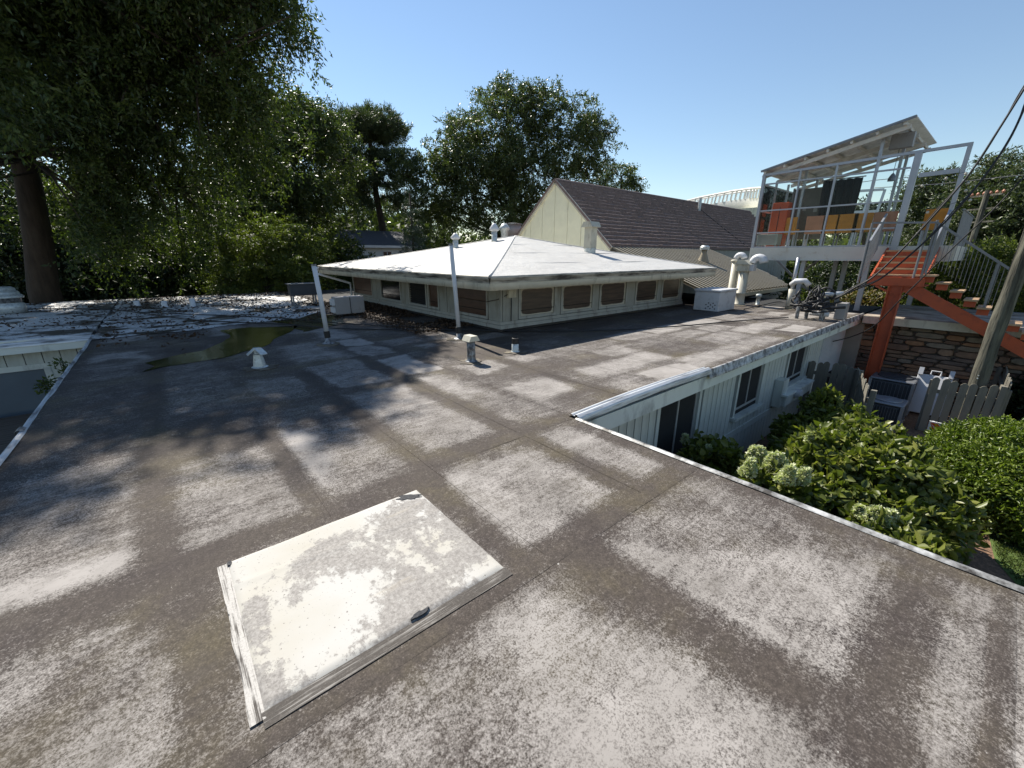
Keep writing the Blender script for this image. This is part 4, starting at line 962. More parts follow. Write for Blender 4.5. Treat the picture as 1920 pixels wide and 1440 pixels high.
# lower flight running to the right
e1 = at_x(1690, 532, TX); e2 = at_x(1910, 652, TX)
sl_ = (e2[2] - e1[2]) / (e2[1] - e1[1])
ye_ = -2.6; ze_ = e1[2] + sl_ * (ye_ - e1[1])
MB().beam((TX + 0.05, e1[1] + 0.15, e1[2] + sl_ * 0.15), (TX + 0.05, ye_, ze_), 0.10, 0.30).build('stringer', 'orange_steel', T)
for pxx, pyy in ((1745, 516), (1770, 530), (1796, 545), (1822, 561), (1846, 576), (1875, 591), (1902, 606), (1930, 622)):
    c = at_x(pxx, pyy, TX + 0.25)
    MB().box(TX - 0.18, TX + 0.75, c[1] - 0.13, c[1] + 0.13, c[2] - 0.03, c[2] + 0.015).build('tread', 'tread_wood', T)
    MB().box(TX - 0.02, TX + 0.12, c[1] - 0.11, c[1] + 0.11, c[2] - 0.19, c[2] - 0.032).build('tread_bracket', 'orange_steel', T)
# railings
def post(a, b, r=0.03): MB().tube([a, b], r, 8).build('rail_post', 'grey_steel', T)
h1 = at_x(1636, 418, TX); h2 = at_x(1757, 417, TX); h3 = at_x(1905, 512, TX)
MB().beam(h1, h2, 0.06, 0.05).build('handrail', 'grey_steel', T)
MB().beam(h2, (TX, h3[1], h3[2]), 0.06, 0.05).build('handrail', 'grey_steel', T)
MB().beam((TX + 0.6, h2[1], h2[2] - 0.02), (TX + 0.6, h3[1], h3[2] - 0.02), 0.06, 0.05).build('handrail', 'grey_steel', T)
for yy in (h1[1], h2[1], (h1[1] + h2[1]) / 2 * 0 + h2[1] + 0.16): post((TX, yy, 1.0), (TX, yy, h1[2]))
k = 0
while k < 14:
    yy = h1[1] - 0.04; xx = TX + 0.10 * k
    z0_ = 1.2 + 0.172 / 0.29 * 0.10 * k; MB().tube([(xx, yy, z0_), (xx, yy, z0_ + 1.0)], 0.010, 6).build('baluster', 'grey_steel', T)
    yy = yC + 0.0
    MB().tube([(xx, yy, z0_), (xx, yy, z0_ + 1.0)], 0.010, 6).build('baluster', 'grey_steel', T); k += 1
for yy in (h1[1] - 0.04, yC): MB().beam((TX, yy, 2.2), (TX + 1.4, yy, 3.05), 0.05, 0.05).build('handrail', 'silver_steel', T)
for pxx, pyy in ((1845, 576), (1735, 512)):
    c = at_x(pxx, pyy, TX); f_ = (c[1] - h2[1]) / (h3[1] - h2[1]); MB().beam((TX, c[1], c[2]), (TX, c[1], h2[2] + (h3[2] - h2[2]) * f_), 0.05, 0.05).build('rail_post', 'grey_steel', T)
for f_ in np.linspace(0.04, 0.97, 20):
    yy = h2[1] + (h3[1] - h2[1]) * f_; zt_ = h2[2] + (h3[2] - h2[2]) * f_
    MB().tube([(TX + 0.6, yy, zt_ - 1.05), (TX + 0.6, yy, zt_ - 0.03)], 0.008, 6).build('baluster', 'grey_steel', T)

# ------------------------------------------------------------------ things standing on the roof
def cap_gable(c, r, h, mat, parent, name='cap'):
    x, y, z = c
    m = MB().prism([(x - r, y - r, z), (x + r, y - r, z), (x + r * 0.55, y - r, z + h), (x - r * 0.55, y - r, z + h)], (0, 2 * r, 0))
    return m.build(name, mat, parent)
def pvc(px, py, tx, ty, label):
    b = at_z(px, py); r = math.hypot(b[0], b[1]); tp = at_r(tx, ty, r)
    t = thing('standpipe', b, label, 'pipe', 'white plastic standpipes on the roof')
    MB().lathe((b[0], b[1], 0.0), [(0.16, 0.012), (0.12, 0.03), (0.062, 0.06), (0.058, 0.16)], 14).build('flange', 'aged_zinc', t, True)
    MB().tube([(b[0], b[1], 0.14), (b[0] * 1.0 + (tp[0] - b[0]) * 0.1, b[1] + (tp[1] - b[1]) * 0.1, 0.28)], 0.062, 12).build('coupling', 'rubber_black', t)
    p0 = np.array([b[0], b[1], 0.2]); p1 = np.array(tp)
    MB().tube([p0, p0 + (p1 - p0) * 0.5 + np.array([0.006, 0, 0]), p1], 0.047, 14).build('pipe', 'pvc_white', t, True)
    MB().tube([p1 - (p1 - p0) * 0.02, p1 + (p1 - p0) * 0.004], 0.051, 14).build('rim', 'aged_zinc', t)
pvc(861, 636, 845, 457, 'tall white plastic standpipe in front of the pavilion corner')
pvc(616, 645, 588, 496, 'leaning white plastic standpipe at the far pavilion eave')
b = at_z(884, 679); t = thing('roof_vent', b, 'weathered zinc roof vent with pale peaked cap in the sun', 'vent', 'small metal vents on the roof')
MB().lathe((b[0], b[1], 0), [(0.13, 0.012), (0.10, 0.03), (0.078, 0.05), (0.075, 0.13), (0.08, 0.14), (0.075, 0.15), (0.075, 0.25), (0.08, 0.26), (0.075, 0.27), (0.075, 0.40)], 14).build('stack', 'aged_zinc', t, True)
cap_gable((b[0], b[1], 0.39), 0.115, 0.09, 'cream_vent', t)
b = at_z(966, 661); t = thing('roof_vent', b, 'short roof vent with black rubber cap near the shadow corner', 'vent', 'small metal vents on the roof')
MB().lathe((b[0], b[1], 0), [(0.11, 0.012), (0.075, 0.03), (0.07, 0.05), (0.07, 0.16), (0.055, 0.17), (0.055, 0.2)], 14).build('stack', 'pale_zinc', t, True)
MB().lathe((b[0], b[1], 0), [(0.062, 0.18), (0.066, 0.2), (0.066, 0.285), (0.05, 0.29), (0.05, 0.27)], 14).build('rubber_cap', 'rubber_black', t)
b = at_z(488, 690); t = thing('roof_vent', b, 'pale flared vent with three sided hood in tree shade', 'vent', 'small metal vents on the roof')
MB().lathe((b[0], b[1], 0), [(0.15, 0.012), (0.115, 0.03), (0.095, 0.04), (0.085, 0.12), (0.07, 0.2), (0.065, 0.24)], 10).build('stack', 'pale_zinc', t)
for a in range(3):
    an = math.radians(-140 + 120 * a) - YAW; ca, sa = math.cos(an), math.sin(an)
    MB().prism([(b[0] + ca * 0.03 - sa * 0.06, b[1] + sa * 0.03 + ca * 0.06, 0.33), (b[0] + ca * 0.15 - sa * 0.06, b[1] + sa * 0.15 + ca * 0.06, 0.24), (b[0] + ca * 0.15 + sa * 0.06, b[1] + sa * 0.15 - ca * 0.06, 0.24), (b[0] + ca * 0.03 + sa * 0.06, b[1] + sa * 0.03 - ca * 0.06, 0.33)], (0, 0, 0.015)).build('hood_wing', 'pale_zinc', t)
MB().box(b[0] - 0.05, b[0] + 0.05, b[1] - 0.05, b[1] + 0.05, 0.25, 0.345).build('hood_top', 'pale_zinc', t)
for px, py, h, lb in ((310, 578, 0.16, 'short white stub pipe on the coated roof, middle of three'), (363, 577, 0.24, 'white stub pipe on the coated roof, nearest the puddle'), (258, 575, 0.12, 'stub vent with grey elbow on the coated roof, farthest left')):
    b = at_z(px, py); t = thing('stub_pipe', b, lb, 'pipe', 'stub pipes on the coated roof')
    MB().lathe((b[0], b[1], 0), [(0.14, 0.04), (0.1, 0.06), (0.085, 0.1), (0.085, 0.1 + h), (0.07, 0.1 + h), (0.07, 0.05 + h)], 12).build('pipe', 'pvc_white', t, True)
b = at_z(18, 588); t = thing('roof_ventilator', b, 'round pale roof ventilator under the dark tree at the left edge', 'ventilator')
MB().lathe((b[0], b[1], 0), [(0.42, 0.03), (0.42, 0.30), (0.36, 0.34), (0.36, 0.36)], 20).build('drum', 'pale_zinc', t, True)
MB().lathe((b[0], b[1], 0), [(0.37, 0.36), (0.37, 0.50), (0.40, 0.52)], 20).build('grille', 'aged_zinc', t, True)
MB().lathe((b[0], b[1], 0), [(0.44, 0.50), (0.46, 0.54), (0.40, 0.60), (0.38, 0.60), (0.38, 0.66), (0.33, 0.72), (0.31, 0.72), (0.31, 0.80), (0.24, 0.85)], 20).build('cowl', 'pale_zinc', t, True)
# condenser by the pavilion
t = thing('rooftop_condenser', (4.4, 13.3, 0), 'grey box condenser with split front beside the dark pavilion wall', 'condenser')
MB().box(3.98, 4.86, 13.05, 13.42, 0.08, 0.60).build('cabinet', 'unit_grey', t, bevel=0.015)
MB().box(4.41, 4.425, 13.035, 13.049, 0.10, 0.58).build('panel_joint', 'rubber_black', t)
MB().box(3.9, 3.975, 13.1, 13.35, 0.36, 0.54).build('valve_cover', 'plastic_white', t)
MB().box(3.9, 3.975, 13.1, 13.35, 0.14, 0.30).build('valve_cover', 'plastic_white', t)
for xx in (4.05, 4.7): MB().box(xx, xx + 0.1, 13.0, 13.5, 0.03, 0.079).build('foot', 'rubber_black', t)
t = thing('rooftop_condenser', (4.0, 16.8, 0), 'dark blue grey condenser on a stand behind the leaning pipe', 'condenser')
MB().box(3.55, 4.45, 16.6, 17.0, 0.42, 0.82).build('cabinet', 'condenser_dark', t, bevel=0.015)
MB().box(3.5, 4.5, 16.55, 17.05, 0.822, 0.85).build('lid', 'grey_steel', t)
for xx in (3.6, 4.36):
    for yy in (16.63, 16.94): MB().box(xx, xx + 0.05, yy, yy + 0.05, 0.03, 0.42).build('leg', 'grey_steel', t)
# box and vent stacks by the metal roof
t = thing('roof_equipment_box', (14.5, 6.4, 0), 'pale lidded equipment box with punched holes beside the vent stacks', 'box')
bx0, bx1, by0, by1 = 13.95, 15.2, 6.0, 6.85
MB().box(bx0, bx1, by0, by1, 0.03, 0.66).build('body', 'unit_pale', t, bevel=0.02)
MB().box(bx0 - 0.03, bx1 + 0.03, by0 - 0.03, by1 + 0.03, 0.665, 0.74).build('lid', 'unit_pale', t, bevel=0.02)
hm = MB().tube([(0, 0, 0), (-0.004, 0, 0)], 0.022, 8).mesh('hole', 'rubber_black')
for i in range(4):
    for j in range(3 - i % 2): link('hole', hm, t, (bx0 - 0.002, by0 + 0.12 + 0.15 * j + 0.07 * (i % 2), 0.12 + 0.06 * i))
def goose(b, h, r, label, hood):
    t = thing('vent_stack', (b[0], b[1], 0), label, 'vent', 'cream vent stacks by the metal roof')
    MB().lathe((b[0], b[1], 0), [(r * 1.25, 0.02), (r * 1.2, 0.06), (r, 0.08), (r, h * 0.33), (r * 1.08, h * 0.335), (r * 1.08, h * 0.36), (r, h * 0.365), (r, h)], 16).build('pipe', 'cream_vent', t, True)
    if hood:
        c = (b[0], b[1], h)
        MB().box(c[0] - r * 1.25, c[0] + r * 1.25, c[1] - r * 1.3, c[1] + r * 1.3, h - 0.05, h + 0.2).build('hood_box', 'cream_vent', t, bevel=0.02)
        MB().prism([(c[0] - r * 1.5, c[1] - r * 1.5, h + 0.2), (c[0] - r * 1.5, c[1] + r * 1.6, h + 0.2), (c[0] - r * 1.5, c[1] + r * 1.2, h + 0.36), (c[0] - r * 1.5, c[1] - r * 0.2, h + 0.36)], (r * 3, 0, 0)).build('hood_roof', 'cream_vent', t)
        MB().box(c[0] - r * 0.9, c[0] + r * 0.6, c[1] - r * 2.2, c[1] - r * 1.32, h - 0.02, h + 0.2).build('side_louver', 'unit_pale', t)
    else:
        MB().lathe((b[0], b[1], 0), [(r, h - 0.05), (r * 1.35, h - 0.02), (r * 1.35, h + 0.03), (r, h + 0.05)], 16).build('collar', 'cream_vent', t, True)
    R2 = r * 1.15; pts = [(b[0], b[1] - R2 + R2 * math.cos(a), h + (0.2 if hood else 0.04) + R2 * math.sin(a) + 0.04) for a in np.linspace(0, math.pi, 9)]
    if hood: pts = [(p[0] + r * 0.8, p[1] - r * 1.2, p[2] + 0.02) for p in pts]
    MB().tube(pts, [r * 0.8] * 6 + [r * 0.82, r * 0.86, r * 0.9], 14).build('gooseneck', 'plastic_white', t, True)
b = at_z(1385, 572); goose(b, 1.30, 0.165, 'thick cream vent stack with boxed hood and white gooseneck', True)
b = at_y(1367, 555, 7.0); goose((b[0], 6.95), 1.62, 0.125, 'slimmer cream vent stack with round white gooseneck', False)
def hit_roof(px, py, hf):
    d = ray(px, py); r = 5.0
    while r < 60:
        p = C_ + d * (r / math.hypot(d[0], d[1]))
        if p[2] <= hf(p[0], p[1]): return p
        r += 0.02
    return None
p = hit_roof(1318, 492, lambda x, y: metal_z((y - my0) / (gyb - my0)) if my0 < y < gyb and 15.6 < x < mx1 else -9)
if p is None: p = np.array([19.5, 9.4, 1.2])
t = thing('roof_flue', p, 'tan flue with tapered base on the metal roof', 'flue')
MB().lathe(p, [(0.30, -0.1), (0.26, 0.06), (0.13, 0.42), (0.12, 0.62)], 12).build('tapered_base', 'tan_metal', t, True)
MB().lathe(p, [(0.22, 0.60), (0.22, 0.72), (0.14, 0.80)], 12).build('cap', 'pale_zinc', t)
p = hit_roof(1111, 460, on_pav); p = np.array([11.6, 9.6, on_pav(11.6, 9.6)]) if p is None else p
t = thing('square_vent', p, 'large cream square vent with peaked hood on the white hip roof', 'vent')
MB().tube([p - np.array([0, 0, 0.1]), p + np.array([0, 0, 0.12])], 0.20, 12).build('base_collar', 'pale_zinc', t)
MB().box(p[0] - 0.15, p[0] + 0.15, p[1] - 0.15, p[1] + 0.15, p[2] + 0.1, p[2] + 0.82).build('shaft', 'cream_vent', t)
MB().prism([(p[0] - 0.24, p[1] - 0.24, p[2] + 0.80), (p[0] - 0.24, p[1] + 0.24, p[2] + 0.80), (p[0] - 0.24, p[1] + 0.14, p[2] + 0.97), (p[0] - 0.24, p[1] - 0.14, p[2] + 0.97)], (0.48, 0, 0)).build('hood', 'cream_vent', t)
for (px, r, hh, lb) in ((927, 15.6, 0.62, 'white capped flue behind the left crest of the white hip roof'), (854, 16.0, 0.5, 'small white capped flue behind the tall standpipe top')):
    p = at_r(px, 452, r); z0 = on_pav(p[0], p[1])
    t = thing('capped_flue', (p[0], p[1], z0), lb, 'flue', 'capped flues on the white roof')
    MB().lathe((p[0], p[1], z0), [(0.14, -0.05), (0.10, 0.05), (0.10, hh * 0.55)], 12).build('pipe', 'pale_zinc', t, True)
    MB().lathe((p[0], p[1], z0), [(0.10, hh * 0.55), (0.17, hh * 0.62), (0.17, hh * 0.72), (0.07, hh * 0.95), (0.04, hh)], 12).build('storm_cap', 'plastic_white', t, True)
p = at_r(961, 436, 25.5); t = thing('exhaust_drum', (p[0], p[1], 0.5), 'grey exhaust drum peeking over the white roof crest', 'exhaust fan')
MB().lathe((p[0], p[1], p[2]), [(0.5, -1.2), (0.5, -0.1), (0.55, -0.08), (0.55, 0.25), (0.50, 0.27), (0.50, 0.42)], 18).build('drum', 'unit_grey', t, True)
MB().lathe((p[0], p[1], p[2]), [(0.56, 0.42), (0.56, 0.48), (0.2, 0.52)], 18).build('drum_lid', 'aged_zinc', t)
p2 = at_r(946, 434, 24.5)
t = thing('capped_flue', (p2[0], p2[1], 0.5), 'ribbed zinc flue beside the grey exhaust drum', 'flue', 'capped flues on the white roof')
MB().lathe((p2[0], p2[1], p2[2]), [(0.2, -1.2), (0.2, 0.0), (0.3, 0.12), (0.3, 0.2), (0.12, 0.42)], 12).build('storm_cap', 'pale_zinc', t, True)
MB().box(p2[0] - 1.5, p[0] + 1.5, p[1] - 1.2, p[1] + 1.5, -1, p[2] - 1.2).build('curb', 'unit_grey', t)

for i, (px, py, r) in enumerate(((861, 637, 0.24), (616, 646, 0.26), (884, 680, 0.22), (966, 662, 0.2), (488, 691, 0.24), (1385, 573, 0.35), (1420, 572, 0.2), (1478, 581, 0.25))):
    b = at_z(px, py); MB().prism(blot(b[0], b[1], r, 1.15, i * 0.7, 60 + i, 0.004), (0, 0, 0.019)).build('tar_skirt', 'tar_coat', B)
# cables laid over the roof
def cable(name, pts, r, label, mat='cable_black', n=6, sub=6, cat='cable', parent=None):
    P = [np.array(p, float) for p in pts]; out = []
    for i in range(len(P) - 1):                                   # Catmull-Rom through the points
        p0, p1, p2, p3 = P[max(i - 1, 0)], P[i], P[i + 1], P[min(i + 2, len(P) - 1)]
        for k in range(sub):
            t = k / sub; out.append(0.5 * ((2 * p1) + (-p0 + p2) * t + (2 * p0 - 5 * p1 + 4 * p2 - p3) * t * t + (-p0 + 3 * p1 - 3 * p2 + p3) * t ** 3))
    out.append(P[-1])
    o = MB().tube(out, r, n).build(name, mat, parent, True)
    if parent is None: tag(o, label, cat)
    return o
cable('roof_cable', [at_z(x, y, 0.05) for x, y in ((-60, 583), (60, 579), (200, 580), (300, 592), (367, 600), (470, 605), (547, 609), (640, 616), (800, 618), (945, 620), (1080, 620), (1180, 617), (1280, 611), (1380, 602), (1478, 595))], 0.016, 'long black cable lying across the whole roof to the cable cluster')
cable('roof_cable', [at_z(x, y, 0.05) for x, y in ((250, 585), (380, 590), (520, 596), (640, 606), (760, 612), (900, 613), (980, 612))], 0.014, 'second black cable lying behind the long one near the puddle')
cable('roof_cable', [at_z(x, y, 0.05) for x, y in ((1395, 580), (1430, 572), (1460, 566), (1490, 571), (1510, 583))], 0.018, 'short dark cable from the vent stacks to the cable cluster')

# cable mast and cluster
cc = at_z(1518, 599)
t = thing('cable_cluster', (cc[0], cc[1], 0), 'tangled black cable splice cluster on short stands near the far roof edge', 'cable cluster')
q = random.Random(9)
for k in range(16):
    c = np.array([cc[0] + q.uniform(-0.25, 0.35), cc[1] + q.uniform(-0.35, 0.45), 0.55 + q.uniform(-0.2, 0.28)]); rr = q.uniform(0.10, 0.22)
    ax = Vector((q.uniform(-1, 1), q.uniform(-1, 1), q.uniform(-0.5, 0.5))).normalized(); u = ax.orthogonal().normalized(); v = ax.cross(u)
    MB().tube([Vector(c) + (u * math.cos(a) * rr + v * math.sin(a) * rr * q.uniform(0.8, 1.1)) for a in np.linspace(0, 5.6, 14)], q.choice([0.014, 0.02, 0.028]), 6).build('cable_loop', 'cable_black', t, True)
for k in range(9):
    a = np.array([cc[0] + q.uniform(-0.3, 0.1), cc[1] + q.uniform(0.0, 0.7), 0.35 + q.uniform(-0.1, 0.2)]); b_ = a + np.array([q.uniform(-0.1, 0.3), -q.uniform(0.5, 0.9), q.uniform(-0.1, 0.25)])
    MB().tube([a, (a + b_) / 2 + np.array([0, 0, -0.05]), b_], q.choice([0.03, 0.04, 0.022]), 7).build('splice_sleeve', 'cable_black', t, True)
for dx, dy in ((-0.15, 0.30), (0.05, 0.12), (-0.12, -0.30), (0.3, -0.25)):
    MB().tube([(cc[0] + dx, cc[1] + dy, 0.015), (cc[0] + dx, cc[1] + dy, 0.36)], 0.05, 10).build('stand', 'aged_zinc', t)
MB().tube([(cc[0] + 0.25, cc[1] - 0.38, 0.16), (cc[0] + 0.25, cc[1] + 0.1, 0.16)], 0.07, 12).build('white_pipe', 'plastic_white', t, True)
MB().tube([(cc[0] + 0.3, cc[1] - 0.6, 0.78), (cc[0] + 0.3, cc[1] - 0.12, 0.72)], 0.06, 12).build('white_pipe', 'plastic_white', t, True)
MB().box(cc[0] + 0.45, cc[0] + 0.75, cc[1] - 0.72, cc[1] - 0.45, 0.02, 0.50).build('meter_box', 'unit_grey', t, bevel=0.02)
mp = at_z(1478, 580)
t = thing('service_mast', (mp[0], mp[1], 0), 'white service mast with curved white head above the cable cluster', 'mast')
MB().tube([(mp[0], mp[1], 0.01), (mp[0], mp[1], 0.70)], 0.11, 12).build('base_sleeve', 'cream_vent', t, True)
MB().tube([(mp[0], mp[1], 0.6), (mp[0], mp[1], 1.75)], 0.055, 12).build('pipe', 'silver_steel', t, True)
MB().tube([(mp[0] + 0.0, mp[1] + 0.05, 0.85), (mp[0] - 0.1, mp[1] - 0.1, 0.98), (mp[0] - 0.1, mp[1] - 0.35, 1.0), (mp[0] - 0.1, mp[1] - 0.5, 0.85)], 0.09, 10).build('weather_head', 'plastic_white', t, True)
for k in range(4):
    MB().tube([(mp[0] - 0.1, mp[1] - 0.5, 0.85), (mp[0] - 0.25, mp[1] - 0.6, 0.6 - 0.05 * k), (cc[0], cc[1] + 0.2, 0.5)], 0.02, 6).build('drop_wire', 'cable_black', t, True)
b = at_z(1420, 572); t = thing('stub_pipe', b, 'small pale capped pipe right of the thick vent stack', 'pipe')
MB().lathe((b[0], b[1], 0), [(0.1, 0.012), (0.07, 0.03), (0.065, 0.3), (0.1, 0.31), (0.1, 0.40), (0.06, 0.42)], 10).build('pipe', 'pale_zinc', t, True)

# ------------------------------------------------------------------ utility pole and overhead wires
pb = np.array([15.0, -0.06])
t = thing('utility_pole', (pb[0], pb[1], GZ), 'weathered grey wooden utility pole in front of the stairs', 'utility pole')
zs = np.linspace(GZ, 8.6, 40)
MB().tube([(pb[0] + 0.01 * math.sin(z * 1.3), pb[1] + 0.01 * math.cos(z * 1.7), z) for z in zs], [0.165 - 0.0045 * (z - GZ) + 0.006 * math.sin(z * 5) for z in zs], 18).build('shaft', 'pole_wood', t, True)
MB().beam((pb[0], pb[1] - 1.0, 8.2), (pb[0], pb[1] + 1.0, 8.2), 0.10, 0.12).build('crossarm', 'pole_wood', t)
for z in (-1.05, -0.98): MB().tube([(pb[0] - 0.2, pb[1] + 0.03, z), (pb[0] - 0.1, pb[1] + 0.03, z)], 0.014, 6).build('bolt', 'pale_zinc', t)
for k, off in enumerate((0, 1)):
    pts = [np.array([14.55, cc[1] - 0.5, 0.62 + 0.04 * k])] + [at_x(x + 26 * off * f, y + 8 * off * f, 14.6 + 0.1 * i) for i, (x, y, f) in enumerate(((1600, 541, 0.2), (1640, 517, 0.5), (1700, 459, 0.8), (1760, 394, 1), (1820, 323, 1), (1870, 247, 1), (1917, 172, 0.6), (1975, 78, 0.4)))] + [at_x(2010, 22, 15.2)]
    o = cable('service_cable', pts, 0.021, ['thick twisted service cable sweeping up to the pole, upper one', 'thick twisted service cable sweeping up to the pole, lower one'][k])
    cable('strand', [p + np.array([0.02, 0.03 * math.sin(i * 2.0), 0.03]) for i, p in enumerate(pts)], 0.011, None, parent=o)
wp = at_y(1562, 640, 3.05)
cable('guy_wire', [(15.0, -0.15, 4.6)] + [at_x(x, y, X) for x, y, X in ((1880, 375, 15.0), (1790, 462, 15.1), (1690, 560, 15.3), (1640, 610, 15.6), (1600, 630, 15.9))] + [wp], 0.016, 'single dark wire from the pole down to the boarded wall')
for i, y in enumerate((392, 406, 432, 445, 461, 478, 492)):
    cable('far_wire', [at_r(1750, y + 8, 46), at_r(1850, y + 2, 46), at_r(2000, y - 6, 46)], 0.022, '%s of the thin wires strung across the dark trees at right' % ['topmost', 'second', 'third', 'middle', 'fifth', 'sixth', 'lowest'][i], 'cable_grey', 4, 3)
    bpy.context.scene.collection.objects[-1]['group'] = 'thin wires at the right'
cable('far_wire', [at_r(1640, 352, 40), at_r(1760, 345, 40), at_r(1900, 330, 40), at_r(2000, 322, 40)], 0.022, 'thin wire passing behind the open doorway head', 'cable_grey', 4, 3)
cable('far_wire', [at_r(1560, 350, 40), at_r(1640, 338, 40), at_r(1700, 333, 40)], 0.022, 'thin wire crossing the sky behind the glass room', 'cable_grey', 4, 3)
p = at_r(1833, 420, 42); t = thing('far_utility_pole', (p[0], p[1], GZ), 'distant wooden utility pole with insulators behind the stairs', 'utility pole')
zt_ = at_r(1838, 358, 42)[2]
MB().tube([(p[0], p[1], GZ), (p[0], p[1], zt_)], [0.2, 0.15], 10).build('shaft', 'pole_wood', t)
for k in range(3): MB().beam((p[0] - 0.5, p[1] - 0.7, zt_ - 0.3 - 0.8 * k), (p[0] + 0.5, p[1] + 0.7, zt_ - 0.3 - 0.8 * k), 0.09, 0.1).build('crossarm', 'pole_wood', t)
for k in range(6): MB().lathe((p[0] - 0.5 + 0.2 * k, p[1] - 0.7 + 0.28 * k, zt_ - 0.25), [(0.05, 0), (0.09, 0.1), (0.03, 0.2)], 8).build('insulator', 'peach_panel', t)
# string of bulbs by the door
t = thing('string_lights', (PX - 0.3, 1.6, 3), 'string of small round bulbs hanging by the door post', 'string lights')
sp = [at_x(x, y, PX - 0.3) for x, y in ((1730, 345), (1775, 331), (1812, 322), (1816, 340), (1812, 354), (1815, 366), (1820, 372), (1805, 376), (1740, 395))]
MB().tube(sp, 0.006, 4).build('cord', 'cable_black', t)
for k, s_ in enumerate(sp): MB().lathe((s_[0], s_[1], s_[2] - 0.09), [(0.008, 0), (0.035, 0.02), (0.04, 0.05), (0.015, 0.085)], 8).build('bulb', 'cream_vent', t, True)

# ------------------------------------------------------------------ yard: fence, condensers, signs
PK = {}
def picket_panel(a, b, ztop, label, lit=0):
    a, b = np.array(a, float), np.array(b, float); L = np.hypot(*(b - a)); d = (b - a) / L; ang = math.atan2(d[1], d[0])
    t = thing('picket_fence', (*((a + b) / 2), GZ), label, 'fence', 'grey picket fence panels round the condensers')
    n = max(1, int(L / 0.155)); h = ztop - GZ; key = round(h, 2)
    if key not in PK:
        PK[key] = [MB().prism([(0, 0, 0), (0.14, 0, 0), (0.14, 0, h - 0.05), (0.105, 0, h - 0.005), (0.07, 0, h + 0.008), (0.035, 0, h - 0.005), (0, 0, h - 0.05)], (0, 0.02, 0)).mesh('picket', 'weathered_wood') for _ in range(1)]
    for k in range(n):
        p = a + d * (L * k / n); o = link('picket', PK[key][0], t, (p[0], p[1], GZ + random.uniform(-0.05, 0.02)))
        o.rotation_euler = (random.uniform(-0.012, 0.012), random.uniform(-0.015, 0.015), ang)
    nn = np.array([-d[1], d[0]])
    for z in (GZ + 0.35, ztop - 0.35):
        MB().beam((*(a + nn * 0.05), z), (*(b + nn * 0.05), z), 0.05, 0.09).build('rail', 'weathered_wood', t)
    for e in (a, b): MB().box(e[0] - 0.05 + nn[0] * 0.1, e[0] + 0.05 + nn[0] * 0.1, e[1] - 0.05 + nn[1] * 0.1, e[1] + 0.05 + nn[1] * 0.1, GZ, ztop - 0.08).build('post', 'weathered_wood', t)
A2 = at_x(1607, 688, 13.5); zA = float(A2[2])
picket_panel((13.5, 3.1), A2[:2], zA, 'shaded grey picket fence panel against the boarded wall')
B2 = at_z(1630, 724, zA); picket_panel(A2[:2], B2[:2], zA, 'short picket gate panel with sunlit edge beside the condensers')
C1 = at_x(1752, 708, 14.6); zC = float(C1[2]); C2 = at_z(1896, 728, zC); D2 = at_z(1912, 694, zC + 0.05)
picket_panel(C1[:2], C2[:2], zC, 'front picket fence panel behind the wooden utility pole')
picket_panel(C2[:2], (C2[0] + 2.6, C2[1] + 0.12), zC + 0.1, 'side picket fence panel at the right edge running to the stone wall')
def condenser(cx, cy, s, zt, label, topmat):
    t = thing('yard_condenser', (cx, cy, GZ), label, 'condenser', 'condensers behind the fence')
    MB().box(cx - s, cx + s, cy - s, cy + s, GZ + 0.06, zt - 0.06).build('coil_body', 'condenser_dark', t, bevel=0.06)
    fin = MB().box(-0.004, 0.004, -0.006, 0.006, GZ + 0.15, zt - 0.12).mesh('coil_fin', 'grey_steel')
    for k in range(10):
        link('coil_fin', fin, t, (cx - s + 0.1 + (2 * s - 0.2) * k / 9, cy - s - 0.004, 0)); link('coil_fin', fin, t, (cx - s - 0.004, cy - s + 0.1 + (2 * s - 0.2) * k / 9, 0))
    for a, b in ((-1, -1), (1, -1), (1, 1), (-1, 1)): MB().box(cx + a * s - 0.035, cx + a * s + 0.035, cy + b * s - 0.035, cy + b * s + 0.035, GZ + 0.05, zt - 0.05).build('corner_post', 'unit_grey', t)
    MB().box(cx - s - 0.03, cx + s + 0.03, cy - s - 0.03, cy + s + 0.03, zt - 0.06, zt).build('lid', topmat, t, bevel=0.03)
    MB().lathe((cx, cy, zt), [(s * 0.85, 0.002), (s * 0.85, 0.03), (s * 0.78, 0.035), (s * 0.3, 0.02), (s * 0.12, 0.05)], 20).build('fan_grille', 'condenser_dark' if topmat == 'grey_steel' else 'condenser_top', t, True)
    MB().box(cx - s - 0.05, cx + s + 0.05, cy - s - 0.05, cy + s + 0.05, GZ, GZ + 0.06).build('pad', 'unit_grey', t)
condenser(16.2, 1.55, 0.47, -1.62, 'large dark condenser behind the fence gate', 'grey_steel')
condenser(14.75, 1.42, 0.36, -1.98, 'smaller condenser with pale blue lid in front of the dark one', 'condenser_top')
